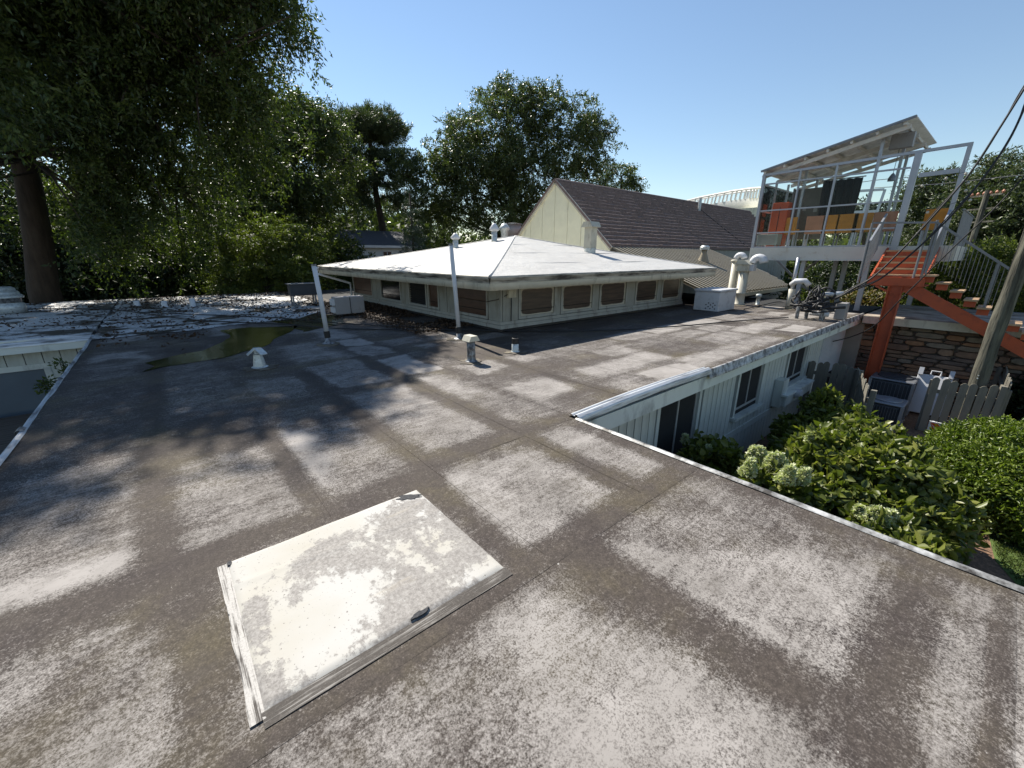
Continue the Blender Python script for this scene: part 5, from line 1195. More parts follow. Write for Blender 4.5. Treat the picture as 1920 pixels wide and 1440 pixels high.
# white folding board leaning at the stone wall
s0, s1 = at_x(1722, 700, 16.7), at_x(1790, 705, 16.7)
t = thing('folding_board', (16.6, (s0[1] + s1[1]) / 2, GZ), 'white plastic folding barricade board leaning by the stone wall', 'barricade')
ya, yb = s1[1], s0[1]
MB().prism([(16.15, ya, GZ + 0.05), (16.15, yb, GZ + 0.05), (16.62, yb, -1.5), (16.62, ya, -1.5)], (0.05, 0, 0.0)).build('board', 'plastic_white', t, bevel=0.01)
for y_ in (ya + 0.05, yb - 0.05): MB().beam((16.60, y_, -1.52), (16.67, y_, -1.32), 0.10, 0.14).build('horn', 'plastic_white', t)
ym = (ya + yb) / 2
MB().tube([(16.62, ym - 0.1, -1.5), (16.66, ym - 0.1, -1.38), (16.66, ym + 0.1, -1.38), (16.62, ym + 0.1, -1.5)], 0.02, 8).build('handle', 'plastic_white', t)
MB().beam((16.95, ya + 0.05, GZ), (16.66, ya + 0.05, -1.5), 0.05, 0.05).build('leg', 'plastic_white', t)
MB().beam((16.95, yb - 0.05, GZ), (16.66, yb - 0.05, -1.5), 0.05, 0.05).build('leg', 'plastic_white', t)
# striped barricade half hidden by the hedge
s0 = at_x(1738, 812, 13.0); bx_ = 13.0; yb = s0[1] + 0.02; ya = yb - 0.62
t = thing('striped_barricade', (bx_, (ya + yb) / 2, GZ), 'orange and white striped barricade behind the bright green hedge', 'barricade')
zt_ = at_x(1758, 792, bx_)[2]
MB().box(bx_ - 0.015, bx_ + 0.015, ya, yb, zt_ - 0.45, zt_).build('board', 'barricade_white', t)
k = -0.4
while k < 0.62:
    y0_, y1_ = ya + k, ya + k + 0.12; pts = [(y0_, zt_ - 0.42), (y1_, zt_ - 0.42), (y1_ + 0.40, zt_ - 0.03), (y0_ + 0.40, zt_ - 0.03)]
    pts = [(min(max(p[0], ya + 0.02), yb - 0.02), p[1]) for p in pts]
    if abs(pts[1][0] - pts[0][0]) + abs(pts[2][0] - pts[3][0]) > 0.05:
        MB().prism([(bx_ - 0.019, *p) for p in pts], (0.003, 0, 0)).build('stripe', 'barricade_orange', t)
    k += 0.24
for y_ in (ya + 0.06, yb - 0.06): MB().beam((bx_ + 0.02, y_, GZ), (bx_ + 0.03, y_, zt_), 0.04, 0.04).build('leg', 'plastic_white', t)

# ------------------------------------------------------------------ house and bridge far behind
hp = at_r(700, 470, 42)
t = thing('white_house', (hp[0], hp[1], GZ), 'white house with dark slate roof among the trees', 'house')
ux, uy = math.cos(YAW + 0.0), -math.sin(YAW)
hz = at_r(700, 462, 42)[2]
MB().box(hp[0] - 1.6, hp[0] + 3.4, hp[1] - 1.5, hp[1] + 6, GZ, hz).build('wall', 'house_white', t)
MB().prism([(hp[0] - 2.1, hp[1] - 2.0, hz), (hp[0] - 2.1, hp[1] + 6.5, hz), (hp[0] - 2.1, hp[1] + 2.2, hz + 1.5)], (6.0, 0, 0)).build('roof', 'shingle_slate', t)
MB().box(hp[0] - 2.15, hp[0] + 3.9, hp[1] - 2.1, hp[1] - 1.98, hz - 0.16, hz + 0.05).build('gutter', 'plastic_white', t)
for dx in (0.2, 2.1):
    wv_ = MB().box(hp[0] + dx, hp[0] + dx + 0.9, hp[1] - 1.56, hp[1] - 1.502, hz - 1.5, hz - 0.4).build('window', 'plastic_white', t)
    for ii in (0, 1): MB().box(hp[0] + dx + 0.07 + 0.42 * ii, hp[0] + dx + 0.42 + 0.42 * ii, hp[1] - 1.58, hp[1] - 1.562, hz - 1.42, hz - 0.48).build('pane', 'pane_dark', wv_)
br = thing('white_footbridge', (55, 20, GZ), 'white arched footbridge with open railing behind the brown roof', 'bridge')
bp = [at_r(x, y, r) for x, y, r in ((1270, 396, 60), (1312, 386, 58), (1370, 376, 55), (1405, 372, 53), (1428, 371, 52))]
up_ = np.array([0, 0, 1.0]); bk_ = np.array([1.6, 1.2, 0])
G = np.stack([np.stack([p, p - up_ * 1.9, p - up_ * 1.9 + bk_, p + bk_, p]) for p in bp], 0)
link('deck_girder', grid_mesh('deck_girder', G, 'bridge_white', smooth=False), br)
for off in (np.zeros(3), bk_):
    MB().tube([p + up_ * 0.95 + off for p in bp], 0.11, 8).build('handrail', 'bridge_white', br)
    for i in range(len(bp) - 1):
        for f in (0, 0.25, 0.5, 0.75):
            p = bp[i] * (1 - f) + bp[i + 1] * f + off; MB().beam(p, p + up_ * 0.95 + (bp[i + 1] - bp[i]) * 0.04, 0.14, 0.14).build('rail_post', 'bridge_white', br)
for i in (2,): MB().box(bp[i][0] + 0.4, bp[i][0] + 1.2, bp[i][1] + 0.3, bp[i][1] + 1.1, GZ, bp[i][2] - 1.92).build('pier', 'bridge_white', br)
wr = thing('white_railing', at_r(1622, 402, 46), 'short white railing section seen through the glass room', 'railing')
ra, rb_ = at_r(1592, 398, 46), at_r(1642, 396, 46)
for f in (0, 0.5, 1.0):
    p = ra + (rb_ - ra) * f; MB().beam((p[0], p[1], p[2] - 1.2), (p[0] + 0.25, p[1] - 0.2, p[2] + 1.6), 0.16, 0.16).build('post', 'bridge_white', wr)
for h in (0.0, 1.6): MB().beam((ra[0] + 0.12 * h, ra[1] - 0.1 * h, ra[2] + h), (rb_[0] + 0.12 * h, rb_[1] - 0.1 * h, rb_[2] + h), 0.16, 0.18).build('rail', 'bridge_white', wr)
MB().beam((ra[0], ra[1], GZ), ((ra[0] + rb_[0]) / 2, (ra[1] + rb_[1]) / 2, ra[2] - 0.1), 0.3, 0.3).build('support', 'bridge_white', wr)
p = at_r(1400, 412, 50); o = MB().box(p[0] - 2.0, p[0] + 3, p[1] - 2.5, p[1] + 2, GZ, p[2] + 0.9).build('stair_tower', 'cream_board', br)

# ------------------------------------------------------------------ plants
def unit(v): return v / (np.linalg.norm(v, axis=-1, keepdims=True) + 1e-9)
def leaf_mesh(name, Pt, Dr, Ln, Wd, mat, tint, fold=0.25, six=False):
    n = len(Pt); S_ = unit(np.cross(Dr, RG.normal(size=(n, 3)))); Nn = np.cross(Dr, S_)
    Ln = Ln[:, None]; Wd = Wd[:, None]
    if six:                                                        # folded two-sided blade for plants near the camera
        V = np.empty((n, 6, 3)); V[:, 0] = Pt; V[:, 3] = Pt + Dr * Ln - Nn * Ln * 0.12
        for i_, f_, w_ in ((1, 0.32, 0.5), (2, 0.68, 0.40)):
            m_ = Pt + Dr * Ln * f_; V[:, i_] = m_ + S_ * Wd * w_ + Nn * Wd * fold; V[:, 6 - i_] = m_ - S_ * Wd * w_ + Nn * Wd * fold
        me = bpy.data.meshes.new(name); k_ = np.arange(n)[:, None] * 6
        raw_mesh(me, V.reshape(-1, 3), np.concatenate([k_ + np.array([[0, 1, 2, 3]]), k_ + np.array([[0, 3, 4, 5]])]))
        me.attributes.new('tint', 'FLOAT', 'POINT').data.foreach_set('value', np.repeat(np.clip(tint, 0, 1), 6).astype(np.float32))
        me.materials.append(MATS[mat]); return me
    mid = Pt + Dr * Ln * 0.45; V = np.empty((n, 4, 3))
    V[:, 0] = Pt; V[:, 1] = mid + S_ * Wd * 0.5 + Nn * Wd * fold; V[:, 2] = Pt + Dr * Ln; V[:, 3] = mid - S_ * Wd * 0.5 + Nn * Wd * fold
    me = bpy.data.meshes.new(name); raw_mesh(me, V.reshape(-1, 3), np.arange(4 * n).reshape(n, 4))
    me.attributes.new('tint', 'FLOAT', 'POINT').data.foreach_set('value', np.repeat(np.clip(tint, 0, 1), 4).astype(np.float32))
    me.materials.append(MATS[mat]); return me
def sample_blobs(blobs, n, shell=0.55, groups=0, spread=1.0):
    if groups:
        G_, D_, _ = sample_blobs(blobs, groups, shell); k = RG.integers(0, groups, n)
        o = RG.normal(size=(n, 3)) * np.array([0.62, 0.62, 0.36]) * spread
        return G_[k] + o - np.array([0, 0, 1]) * (np.hypot(o[:, 0], o[:, 1])[:, None] * 0.35), unit(D_[k] + o), k
    vol = np.array([b[3] * b[4] * b[5] for b in blobs]) ** 0.75; k = RG.choice(len(blobs), n, p=vol / vol.sum())
    d = unit(RG.normal(size=(n, 3))); r = shell + (1 - shell) * RG.random(n) ** 0.6
    r = np.where(RG.random(n) < 0.22, RG.random(n) ** 0.5, r)
    Bc = np.array([b[:3] for b in blobs]); Br = np.array([b[3:6] for b in blobs])
    return Bc[k] + d * r[:, None] * Br[k], d, k
def foliage(name, blobs, nclump, twigs, per, clump_r, L, W, mat, parent, droop=0.25, shell=0.55, up=0.2, flat=1.0, keep=None, six=False, groups=0, spread=1.0):
    Cc, Dd, k = sample_blobs(blobs, nclump, shell, groups, spread)
    if keep is not None: m_ = keep(Cc); Cc, Dd = Cc[m_], Dd[m_]
    n = len(Cc)
    tw = unit(RG.normal(size=(n, twigs, 3)) * np.array([1, 1, flat]) + Dd[:, None] * 0.45 + np.array([0, 0, up - droop]))
    tl = clump_r * RG.uniform(0.5, 1.15, size=(n, twigs, 1))
    t = (np.arange(per) + 0.6) / per
    pos = Cc[:, None, None] + tw[:, :, None] * tl[:, :, None] * t[None, None, :, None] + np.array([0, 0, -1]) * droop * clump_r * (t ** 2)[None, None, :, None]
    dr = unit(tw[:, :, None] * 0.7 + RG.normal(size=pos.shape) * 0.75 + np.array([0, 0, -droop * 0.9]))
    pos = (pos + RG.normal(size=pos.shape) * clump_r * 0.05).reshape(-1, 3); dr = dr.reshape(-1, 3); N_ = len(pos)
    base = np.repeat(RG.random(n) * 0.5, twigs * per)
    me = leaf_mesh(name, pos, dr, L * RG.uniform(0.5, 1.35, N_), W * RG.uniform(0.7, 1.2, N_), mat, base + RG.random(N_) * 0.55, six=six)
    return link(name, me, parent), Cc
def tree(name, label, base, trunk, r0, blobs, nclump, twigs, per, clump_r, L, W, mat, bark, droop=0.25, shell=0.55, up=0.2, flat=1.0, nbr=60, group=None, bend=0.25, keep=None, groups=0, spread=1.0):
    base = np.array(base, float)
    t = thing(name, base, label, 'tree', group)
    T_ = [np.array(p, float) for p in trunk]; m = MB()
    rr = [r0 * (1.25 if i == 0 else 1.0) * (1 - 0.62 * i / (len(T_) - 1)) for i in range(len(T_))]
    m.tube(T_, rr, 12).build('trunk', bark, t, True)
    o, Cc = foliage('crown', blobs, nclump, twigs, per, clump_r, L, W, mat, t, droop, shell, up, flat, keep, False, groups, spread)
    lm = MB(); rq = random.Random(len(name) + int(abs(base[0]) * 10)); nodes_ = []
    for b in blobs:                                                # limbs to the middle of each mass
        c = np.array(b[:3]); j = min(range(4 if len(T_) > 6 else 1, len(T_)), key=lambda i: abs(T_[i][2] - (c[2] - 0.6 * np.hypot(*(c - T_[i])[:2]))))
        a = T_[j]; mid = (a + c) / 2 + np.array([rq.uniform(-bend, bend), rq.uniform(-bend, bend), rq.uniform(0, bend)]) * b[3] * 0.4
        pts = [a, (a + mid) / 2 + np.array([0, 0, -0.02]), mid, (mid + c) / 2 + np.array([0, 0, 0.1]), c]
        lm.tube(pts, [rr[j] * 0.34, rr[j] * 0.27, rr[j] * 0.2, rr[j] * 0.13, rr[j] * 0.05], 7); nodes_ += pts[1:]
    nd = np.array(nodes_)
    for c in Cc[RG.choice(len(Cc), min(nbr, len(Cc)), replace=False)]:
        a = nd[np.argmin(np.linalg.norm(nd - c, axis=1) + 0.3 * np.abs(nd[:, 2] - c[2] + 0.5))]
        mid = (a + c) / 2 + np.array([0, 0, 0.12 * np.linalg.norm(c - a)])
        lm.tube([a, mid, c], [r0 * 0.10, r0 * 0.07, r0 * 0.025], 5)
    lm.build('limbs', bark, t, True)
    return t
def pix(P_):
    v = P_ - C_; z = v @ F_; return 960 + FPX * (v @ R_) / z, 720 - FPX * (v @ U_) / z, np.hypot(v[:, 0], v[:, 1])
def off_trunk_and_lit_roof(P_):
    x, y, r = pix(P_)
    sx, sy = P_[:, 0] - 0.099 * P_[:, 2], P_[:, 1] - 0.944 * P_[:, 2]        # cuts crown clumps whose sun shadow would land on the near roof
    return ~((x > -40) & (x < 125) & (y > 265) & (y < 600) & (r < 27.6)) & (sy > 3.7 + np.maximum(0, sx - 1.2) * 1.25)
def bl(px, py, r, rx, rz=None, ry=None):
    c = at_r(px, py, r); return (c[0], c[1], c[2], rx, ry or rx, rz or rx * 0.8)
# big drooping tree at the left
tb = at_r(88, 560, 27.5); tb[2] = GZ
trunk = [tb] + [at_r(x, y, r) for x, y, r in ((82, 545, 27.4), (72, 450, 27.3), (55, 350, 27.2), (40, 280, 27), (20, 180, 26.8), (10, 60, 26.5), (0, -100, 26))]
blobs = [bl(30, 40, 24, 5), bl(190, 40, 23, 4.6), bl(120, 200, 24.5, 4.2), bl(300, 130, 22.5, 4.2), bl(250, 290, 24, 3.8), bl(60, 300, 23, 3.4), bl(400, 40, 20.5, 3.2, 2.6), bl(465, 15, 18.5, 1.5, 1.2),
         bl(505, 62, 18.0, 0.8, 0.6), bl(535, -45, 17.6, 1.5, 1.0), bl(545, 30, 17.6, 0.9, 0.7), bl(480, -90, 18, 2.0, 1.5), bl(390, 190, 22, 2.8), bl(440, 110, 21, 2.0), bl(-150, 150, 23, 6), bl(150, -180, 21.5, 5), bl(330, -150, 20, 4.0, 3.2), bl(440, -90, 19, 2.4, 1.8), bl(-80, -100, 23, 6), bl(170, 380, 26, 3.4), bl(330, 350, 25, 3.0),
         bl(250, -330, 20.5, 3.6, 2.4), bl(60, -380, 22, 4.0, 2.5), bl(180, -200, 20.5, 4.2, 3.0), bl(330, -170, 19.5, 3.4, 2.4), bl(20, -180, 22, 4.5, 3.5), bl(260, -60, 21, 3.5, 2.8)]  # unseen crown masses above the view, added to make the roof shadow solid
tree('shade_tree', 'huge dark drooping tree with thick leaning trunk at the left', tb, trunk, 0.55, blobs, 5000, 6, 12, 0.75, 0.18, 0.066, 'leaf_pecan', 'bark_brown', droop=0.5, shell=0.3, up=0.15, nbr=420, keep=off_trunk_and_lit_roof, groups=470, spread=1.15)
tb = at_r(430, 555, 39); tb[2] = GZ
trunk = [tb] + [at_r(x, y, 39) for x, y in ((430, 540), (440, 440), (455, 330), (470, 240))]
blobs = [bl(450, 290, 37, 3.8), bl(530, 290, 36, 3.3), bl(575, 240, 36, 2.1, 1.8), bl(600, 205, 36.5, 1.1, 0.8), bl(520, 215, 36, 1.9), bl(550, 200, 36, 1.6), bl(585, 215, 36, 1.6), bl(610, 250, 36, 1.6), bl(630, 300, 36, 1.5), bl(485, 200, 36, 2.0), bl(590, 340, 36, 2.6), bl(500, 370, 36, 3.2), bl(610, 395, 37, 1.9), bl(420, 390, 36, 3.4)]
tree('shade_tree', 'mid green tree between the big dark tree and the pine', tb, trunk, 0.3, blobs, 2100, 6, 11, 0.8, 0.21, 0.08, 'leaf_mid', 'bark_brown', droop=0.45, shell=0.4, nbr=120, groups=200, spread=1.3)
# sunny understory tree and dark thicket at the roof's far edge
tb = at_r(500, 555, 26.3); tb[2] = GZ
blobs = [bl(445, 515, 25.6, 1.3, 0.9), bl(530, 485, 26, 1.7, 1.3), bl(490, 445, 26.3, 1.3, 1.0), bl(570, 515, 26, 1.2, 0.9), bl(600, 470, 26.5, 1.1, 0.9), bl(545, 430, 26.5, 1.0, 0.7), bl(430, 470, 26.5, 1.0, 0.8)]
tree('young_tree', 'sunlit yellow green young tree at the far edge of the roof', tb, [tb] + [at_r(500, y, 26.3) for y in (540, 500, 450)], 0.09, blobs, 700, 6, 9, 0.5, 0.13, 0.06, 'leaf_yellowgreen', 'bark_dark', droop=0.15, shell=0.3, flat=0.35, nbr=90, groups=90, spread=0.6)
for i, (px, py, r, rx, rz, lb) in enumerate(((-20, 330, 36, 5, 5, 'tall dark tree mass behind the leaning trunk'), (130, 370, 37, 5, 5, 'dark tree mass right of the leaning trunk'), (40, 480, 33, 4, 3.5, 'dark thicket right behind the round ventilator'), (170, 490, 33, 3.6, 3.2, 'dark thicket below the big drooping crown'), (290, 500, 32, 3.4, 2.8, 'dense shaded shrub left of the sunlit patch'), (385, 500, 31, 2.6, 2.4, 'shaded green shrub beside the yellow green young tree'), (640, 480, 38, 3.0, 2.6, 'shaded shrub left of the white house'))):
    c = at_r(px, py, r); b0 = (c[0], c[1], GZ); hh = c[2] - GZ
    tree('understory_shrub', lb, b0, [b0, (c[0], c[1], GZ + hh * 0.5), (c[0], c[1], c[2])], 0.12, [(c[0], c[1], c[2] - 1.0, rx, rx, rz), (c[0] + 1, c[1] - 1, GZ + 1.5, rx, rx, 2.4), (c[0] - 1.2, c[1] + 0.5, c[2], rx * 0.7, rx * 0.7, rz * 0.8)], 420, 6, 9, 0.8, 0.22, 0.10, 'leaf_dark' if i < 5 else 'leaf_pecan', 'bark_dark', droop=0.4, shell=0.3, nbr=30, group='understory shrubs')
# pine with a bare leaning trunk
tb = at_r(718, 470, 46); tb[2] = GZ
trunk = [tb] + [at_r(x, y, 46) for x, y in ((720, 455), (716, 420), (706, 370), (700, 320), (694, 270), (688, 235))]
blobs = [bl(690, 240, 46, 2.6, 0.9), bl(650, 255, 45.5, 1.8, 0.8), bl(725, 250, 46.5, 1.7, 0.8), bl(630, 300, 45, 1.7, 0.7), bl(665, 300, 47, 2.2, 0.8), bl(725, 300, 46, 1.5, 0.7), bl(640, 345, 45.5, 2.3, 0.8), bl(680, 335, 44.5, 1.8, 0.6), bl(740, 340, 46, 1.6, 0.6), bl(650, 385, 45, 2.0, 0.6), bl(745, 380, 46, 1.3, 0.5), bl(680, 375, 47.5, 1.8, 0.5), bl(615, 270, 46, 1.0, 0.5), bl(700, 222, 46, 1.6, 0.5)]
tree('pine_tree', 'tall flat topped pine with dark bare trunk behind the white house', tb, trunk, 0.42, [(*b[:3], b[3] * 1.35, b[4] * 1.35, b[5] * 1.4) for b in blobs], 1150, 9, 12, 0.62, 0.32, 0.05, 'leaf_pine', 'bark_dark', droop=-0.15, shell=0.3, up=0.45, flat=0.6, nbr=120, bend=0.5)
# broad oak
tb = at_r(960, 470, 44); tb[2] = GZ
trunk = [tb] + [at_r(960, y, 44) for y in (455, 400, 330, 250)]
blobs = [bl(950, 230, 43, 3.4, 2.8), bl(930, 185, 43.5, 1.8, 1.6), bl(1010, 200, 43, 2.2, 1.8), bl(1065, 215, 43, 2.2, 1.6), bl(1110, 235, 43.5, 1.6, 1.3), bl(1060, 280, 43, 3.0, 2.4), bl(1100, 330, 43, 2.4, 2.0), bl(870, 235, 43, 2.2, 1.7), bl(850, 290, 42.5, 2.8, 2.2), bl(800, 300, 42, 2.0, 1.6), bl(765, 330, 42, 1.8, 1.6),
         bl(900, 320, 42, 3.4, 2.6), bl(980, 320, 42, 3.6, 2.8), bl(860, 380, 42, 3.2, 2.2), bl(940, 400, 42, 3.2, 2.0), bl(1020, 390, 43, 3, 2.0), bl(790, 385, 42, 2.2, 1.8), bl(1000, 175, 43, 1.2, 1.0), bl(1085, 190, 43, 0.9, 0.7)]
tree('oak_tree', 'broad rounded oak with full crown behind the white hip roof', tb, trunk, 0.5, blobs, 3400, 6, 9, 0.7, 0.19, 0.10, 'leaf_oak', 'bark_dark', droop=0.2, shell=0.45, nbr=160, groups=420, spread=1.1)
tb = at_r(1165, 400, 62); tb[2] = GZ
tree('thin_tree', 'thin sparse tree behind the brown roof ridge', tb, [tb] + [at_r(1165, y, 62) for y in (430, 380, 330)], 0.25, [bl(1165, 335, 62, 2.4, 1.6), bl(1140, 320, 62, 1.6, 1.2), bl(1185, 350, 62, 1.8, 1.2)], 130, 6, 8, 0.9, 0.28, 0.13, 'leaf_oak', 'bark_dark', nbr=60)
for i, (px, r, hy_, wd, lb) in enumerate(((590, 58, 395, 4.5, 'green tree filling the gap left of the pine'), (745, 60, 375, 5.0, 'green tree filling the gap right of the pine trunk'), (660, 66, 400, 5.0, 'leafy tree behind the pine trunk'), (830, 58, 400, 5, 'shaded tree low behind the oak at left'), (1010, 60, 400, 5, 'shaded tree low behind the oak at right'))):
    c = at_r(px, hy_, r); b0 = (c[0], c[1], GZ); hh = c[2] - GZ
    tree('backdrop_tree', lb, b0, [b0, (c[0], c[1], GZ + hh * 0.5), (c[0], c[1], c[2])], 0.25, [(c[0], c[1], c[2] - 2.0, wd, wd, 2.6), (c[0] + 2, c[1] - 2, GZ + 3.0, wd, wd, 3.2), (c[0] - 2.2, c[1] + 1.5, c[2] - 3, wd * 0.8, wd * 0.8, 2.6), (c[0] - 2.0, c[1] + 2, GZ + 2, wd, wd, 3)], 520, 6, 8, 1.0, 0.3, 0.15, 'leaf_oak', 'bark_dark', droop=0.3, shell=0.35, nbr=30, group='backdrop trees')
# blue green spruce in front of the oak
tb = at_r(775, 470, 34); tb[2] = GZ; top = at_r(768, 362, 34)
hs = top[2] - GZ
tree('spruce_tree', 'young blue green spruce beside the white house', tb, [tb, (tb[0], tb[1], GZ + hs * 0.5), top], 0.12,
     [(tb[0], tb[1], GZ + hs * f, 1.9 * (1.04 - f) ** 0.9, 1.9 * (1.04 - f) ** 0.9, 0.45) for f in np.linspace(0.15, 0.98, 12)], 380, 7, 9, 0.42, 0.16, 0.035, 'leaf_spruce', 'bark_dark', droop=0.0, shell=0.5, flat=0.4, nbr=40)
# right hand side
tb = at_r(1870, 470, 48); tb[2] = GZ
blobs = [bl(1880, 320, 48, 1.8, 1.3), bl(1905, 345, 48, 3, 1.6), bl(1845, 365, 47, 2.4, 1.4), bl(1885, 400, 47, 4, 2), bl(1800, 390, 46, 2, 1.2), bl(1850, 450, 47, 4, 2.2), bl(1930, 430, 47, 5, 3), bl(1900, 500, 46, 4, 2), bl(1790, 470, 46, 2.5, 1.6), bl(1990, 380, 47, 5, 4)]
tree('cedar_tree', 'dark layered cedar at the right edge behind the wires', tb, [tb] + [at_r(1875, y, 48) for y in (470, 400, 320)], 0.4, blobs, 1100, 7, 9, 0.85, 0.28, 0.09, 'leaf_pine', 'bark_dark', droop=0.1, shell=0.4, up=0.3, flat=0.6, nbr=60)
tb = at_r(1745, 470, 52); tb[2] = GZ
blobs = [bl(1745, 350, 52, 1.8, 1.4), bl(1725, 380, 52, 1.5, 1.0), bl(1765, 390, 52, 1.8, 1.4), bl(1740, 430, 52, 2.2, 1.6), bl(1715, 410, 52, 1.0, 0.7), bl(1780, 350, 52, 1.2, 1.0)]
tree('cedar_tree', 'dark cedar seen through the open doorway', tb, [tb] + [at_r(1745, y, 52) for y in (470, 400, 340)], 0.3, blobs, 330, 7, 9, 0.8, 0.28, 0.09, 'leaf_pine', 'bark_dark', droop=0.1, shell=0.4, up=0.3, flat=0.6, nbr=60)
tb = at_r(1620, 480, 60); tb[2] = GZ
tree('thin_tree', 'small dark tree low behind the footbridge railing', tb, [tb] + [at_r(1620, y, 60) for y in (470, 430, 400)], 0.25, [bl(1620, 405, 60, 2.2, 1.4), bl(1590, 415, 60, 1.6, 1.0)], 120, 6, 8, 0.9, 0.3, 0.13, 'leaf_dark', 'bark_dark', nbr=30)

def shrub(name, label, c, rad, n, twigs, per, cr, L, W, mat, group=None, droop=0.1, cat='shrub', up=0.45, shell=0.6, flat=0.8, extra=()):
    c = np.array(c, float); b0 = (c[0], c[1], GZ)
    t = thing(name, b0, label, cat, group)
    o, Cc = foliage('foliage', [(*c, *rad)] + list(extra), n, twigs, per, cr, L, W, mat, t, droop, shell, up, flat, keep=lambda P_: P_[:, 2] > GZ + 0.1, six=True)
    m = MB()
    for p in Cc[RG.choice(len(Cc), min(26, len(Cc)), replace=False)]:
        m.tube([(c[0] + (p[0] - c[0]) * 0.1, c[1] + (p[1] - c[1]) * 0.1, GZ), (c[0] + (p[0] - c[0]) * 0.5, c[1] + (p[1] - c[1]) * 0.5, GZ + (p[2] - GZ) * 0.6), tuple(p)], [0.018, 0.013, 0.006], 5)
    m.build('stems', 'bark_dark', t); return t, Cc
c = at_r(1860, 525, 23); shrub('feathery_shrub', 'feathery pale green shrub behind the lower stairs', (c[0], c[1], c[2] - 0.8), (2.0, 2.4, 2.0), 520, 7, 10, 0.5, 0.16, 0.03, 'leaf_yellowgreen', droop=0.0, up=0.5)
c = at_r(1640, 555, 24.5); shrub('russet_shrub', 'russet tipped green shrub below the glass room', (c[0], c[1], c[2] - 0.9), (1.1, 1.8, 1.1), 260, 6, 8, 0.4, 0.14, 0.07, 'leaf_russet')
c = at_r(1725, 572, 24); shrub('low_juniper', 'low green juniper seen between the stair posts', (c[0], c[1], c[2] - 0.7), (1.6, 1.8, 0.9), 260, 6, 9, 0.4, 0.12, 0.05, 'leaf_mid')
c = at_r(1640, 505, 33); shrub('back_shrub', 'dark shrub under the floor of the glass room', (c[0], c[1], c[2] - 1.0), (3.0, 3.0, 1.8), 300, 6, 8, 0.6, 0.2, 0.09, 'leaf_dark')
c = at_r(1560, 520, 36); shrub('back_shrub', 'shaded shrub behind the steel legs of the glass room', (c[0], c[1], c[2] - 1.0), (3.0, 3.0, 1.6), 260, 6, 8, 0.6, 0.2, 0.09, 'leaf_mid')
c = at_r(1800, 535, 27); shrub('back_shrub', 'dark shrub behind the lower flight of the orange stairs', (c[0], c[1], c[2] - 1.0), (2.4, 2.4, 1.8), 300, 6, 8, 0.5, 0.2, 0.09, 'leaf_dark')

# hydrangeas and hedge in the yard
def hydrangea(c, rad, n, label, blooms, seed, extra=()):
    t, Cc = shrub('hydrangea_bush', label, c, rad, n, 7, 5, 0.24, 0.135, 0.085, 'leaf_hydrangea', 'hydrangea bushes by the roof edge', 0.25, 'bush', 0.35, 0.66, 0.7, extra)
    rq = np.random.default_rng(seed)
    for (bx_, by_, bz_, s) in blooms:
        n_ = 420; u = rq.random(n_); th = rq.random(n_) * 2 * math.pi; rr = s * 0.55 * (1 - u * 0.75) * (0.75 + 0.25 * rq.random(n_))
        tl_ = rq.normal(size=2) * 0.25
        Pt = np.stack([bx_ + rr * np.cos(th) + tl_[0] * u * s, by_ + rr * np.sin(th) + tl_[1] * u * s, bz_ + u * s * 1.25], -1)
        Dr = unit(np.stack([np.cos(th), np.sin(th), 0.6 + 0 * th], -1) + rq.normal(size=(n_, 3)) * 0.6)
        link('flower_head', leaf_mesh('flower_head', Pt, Dr, np.full(n_, 0.042) * rq.uniform(0.7, 1.4, n_), np.full(n_, 0.040), 'petal_cream', rq.random(n_)), t)
    return t
def bpix(l, zz, s=0.2): return [(*at_z(x, y, zz)[:2], zz, s * f) for x, y, f in l]
hydrangea((7.6, 0.80, -1.78), (1.55, 1.15, 0.92), 1150, 'large hydrangea bush with pale flower heads beside the near roof edge',
          bpix([(1400, 890, 1), (1425, 862, 1), (1470, 905, 1.1), (1500, 905, 0.9), (1445, 880, 1), (1520, 830, 0.8), (1475, 885, 1.1), (1410, 860, 0.8)], -0.95, 0.17), 5,
          extra=[(6.0, 1.45, -1.5, 0.75, 0.5, 0.55), (7.3, 1.2, -1.25, 0.5, 0.45, 0.4), (8.4, 0.9, -1.2, 0.5, 0.5, 0.4)])
hydrangea((6.0, 0.25, -1.75), (0.7, 0.45, 0.5), 200, 'small hydrangea with one creamy flower spray at the front', bpix([(1625, 975, 1), (1650, 985, 1), (1665, 975, 0.8), (1610, 965, 0.7)], -1.25, 0.15), 6)
hydrangea((6.3, 2.45, -1.75), (0.6, 0.45, 0.65), 220, 'small shaded hydrangea below the dark sliding window', bpix([(1285, 830, 0.6), (1330, 850, 0.6)], -1.2, 0.16), 7)
hydrangea((9.9, 1.95, -2.0), (0.8, 0.6, 0.55), 260, 'upright leafy hydrangea in front of the boarded wall and fence', [], 8, extra=[(10.3, 1.95, -1.35, 0.28, 0.25, 0.42), (10.9, 1.5, -1.65, 0.3, 0.25, 0.35)])
shrub('clipped_hedge', 'bright green clipped hedge at the right behind the mulch bed', (11.2, -0.75, -2.0), (1.75, 1.15, 0.82), 1500, 6, 7, 0.20, 0.075, 0.032, 'leaf_hedge', cat='hedge', shell=0.75, up=0.55, extra=[(10.4, -1.1, -2.05, 1.0, 0.9, 0.72)])
c = at_z(1905, 745, -1.9); shrub('back_shrub', 'dark shrub at the right edge beyond the side fence', (c[0], c[1] - 0.6, -2.0), (1.6, 0.8, 0.8), 260, 6, 7, 0.3, 0.12, 0.06, 'leaf_dark')
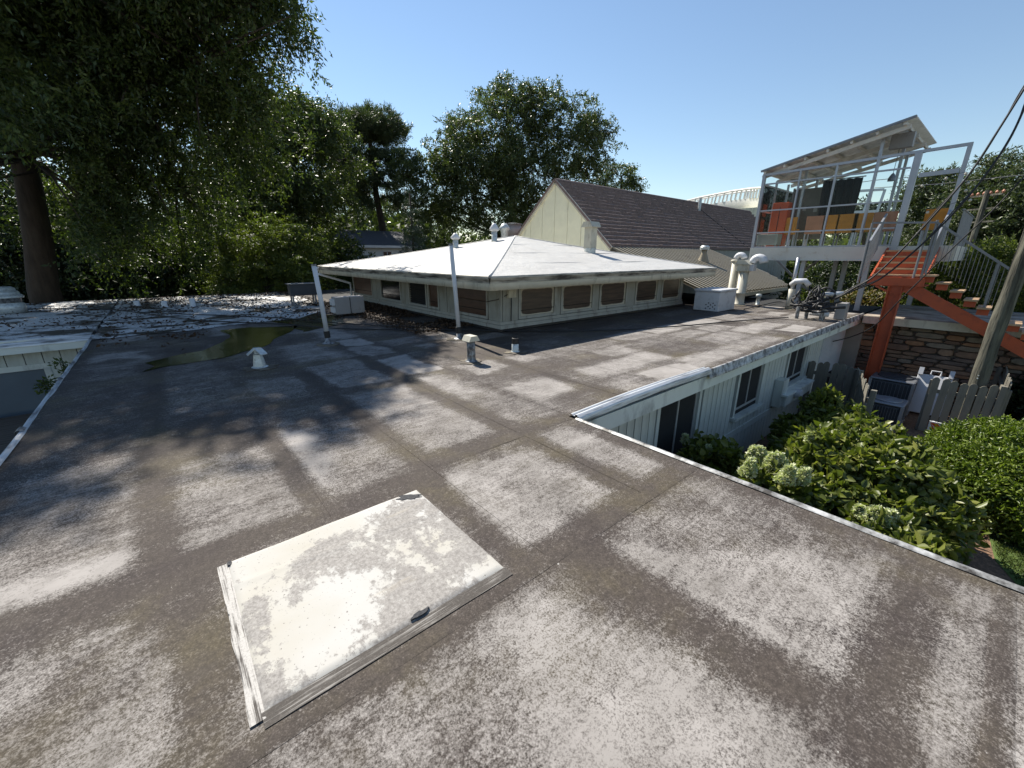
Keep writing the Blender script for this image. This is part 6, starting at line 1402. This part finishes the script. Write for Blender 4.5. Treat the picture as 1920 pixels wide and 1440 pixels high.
for px, py, lb in ((115, 688, 'small weed sprouting by the left roof edge'), (84, 722, 'second small weed sprouting lower along the left roof edge')):
    c = at_y(px, py, 11.0 if px > 100 else 9.6); t = thing('weed', (c[0], c[1], -0.3), lb, 'weed')
    foliage('foliage', [(c[0], c[1], c[2], 0.06, 0.06, 0.12)], 9, 4, 4, 0.11, 0.07, 0.03, 'leaf_mid', t)
    MB().tube([(c[0], c[1], -0.35), (c[0], c[1], c[2] + 0.1)], 0.006, 5).build('stem', 'bark_dark', t)
# grass blades on the lawn, bark chips, dead leaves on the roof
n = 26000; gx = RG.uniform(7.6, 12.0, n); gy = RG.uniform(-3.2, -0.7, n); k = sdist_poly(gx, gy, lawn_poly) > 0.03; gx, gy = gx[k], gy[k]; n = len(gx)
o = link('grass', leaf_mesh('grass', np.stack([gx, gy, np.full(n, GZ - 0.005)], -1), unit(np.stack([RG.normal(size=n) * 0.4, RG.normal(size=n) * 0.4, np.ones(n)], -1)), RG.uniform(0.03, 0.07, n), np.full(n, 0.012), 'leaf_mid', RG.random(n)))
tag(o, 'short mown green grass of the lawn', 'grass', kind='stuff')
n = 5200; gx = np.concatenate([RG.uniform(-1.3, 5.0, 3600), RG.uniform(-9, -1.5, 1600), 6.15 - 1.9 * RG.random(5000) ** 1.6]); gy = np.concatenate([8.5 + 15.9 * RG.random(3600) ** 0.7, RG.uniform(13.9, 24.5, 1600), RG.uniform(8.8, 17, 5000)])
kp = vnoise(gx, gy, 0.7, 77, 3) + 0.25 * (gy > 13) + 0.3 * (gx > 4.4) > 0.64; gx, gy = gx[kp], gy[kp]; n = len(gx)
o = link('leaf_litter', leaf_mesh('leaf_litter', np.stack([gx, gy, 0.04 + 0.03 * RG.random(n)], -1), unit(np.stack([RG.normal(size=n), RG.normal(size=n), RG.normal(size=n) * 0.25], -1)), RG.uniform(0.05, 0.13, n), RG.uniform(0.03, 0.06, n), 'dead_leaf', RG.random(n)))
tag(o, 'brown fallen leaves scattered over the coated roof', 'leaves', kind='stuff')
# far wood closing the horizon
blobs = []
for px in range(-300, 2300, 90):
    r = 95 + 25 * math.sin(px * 0.021); c = at_r(px, 462, r); blobs.append((c[0], c[1], c[2] - 1.5, 9, 9, 4.5 + 1.5 * math.sin(px * 0.05)))
for px in range(-260, 780, 70):
    c = at_r(px, 425, 52); blobs.append((c[0], c[1], c[2] - 2.0, 5, 5, 3.2)); blobs.append((c[0], c[1], GZ + 2, 5, 5, 3))
o, _ = foliage('far_wood', blobs, 4200, 5, 6, 2.2, 0.9, 0.5, 'leaf_oak', None, 0.2, 0.4)
tag(o, 'far hazy line of trees along the horizon', 'wood', kind='stuff')
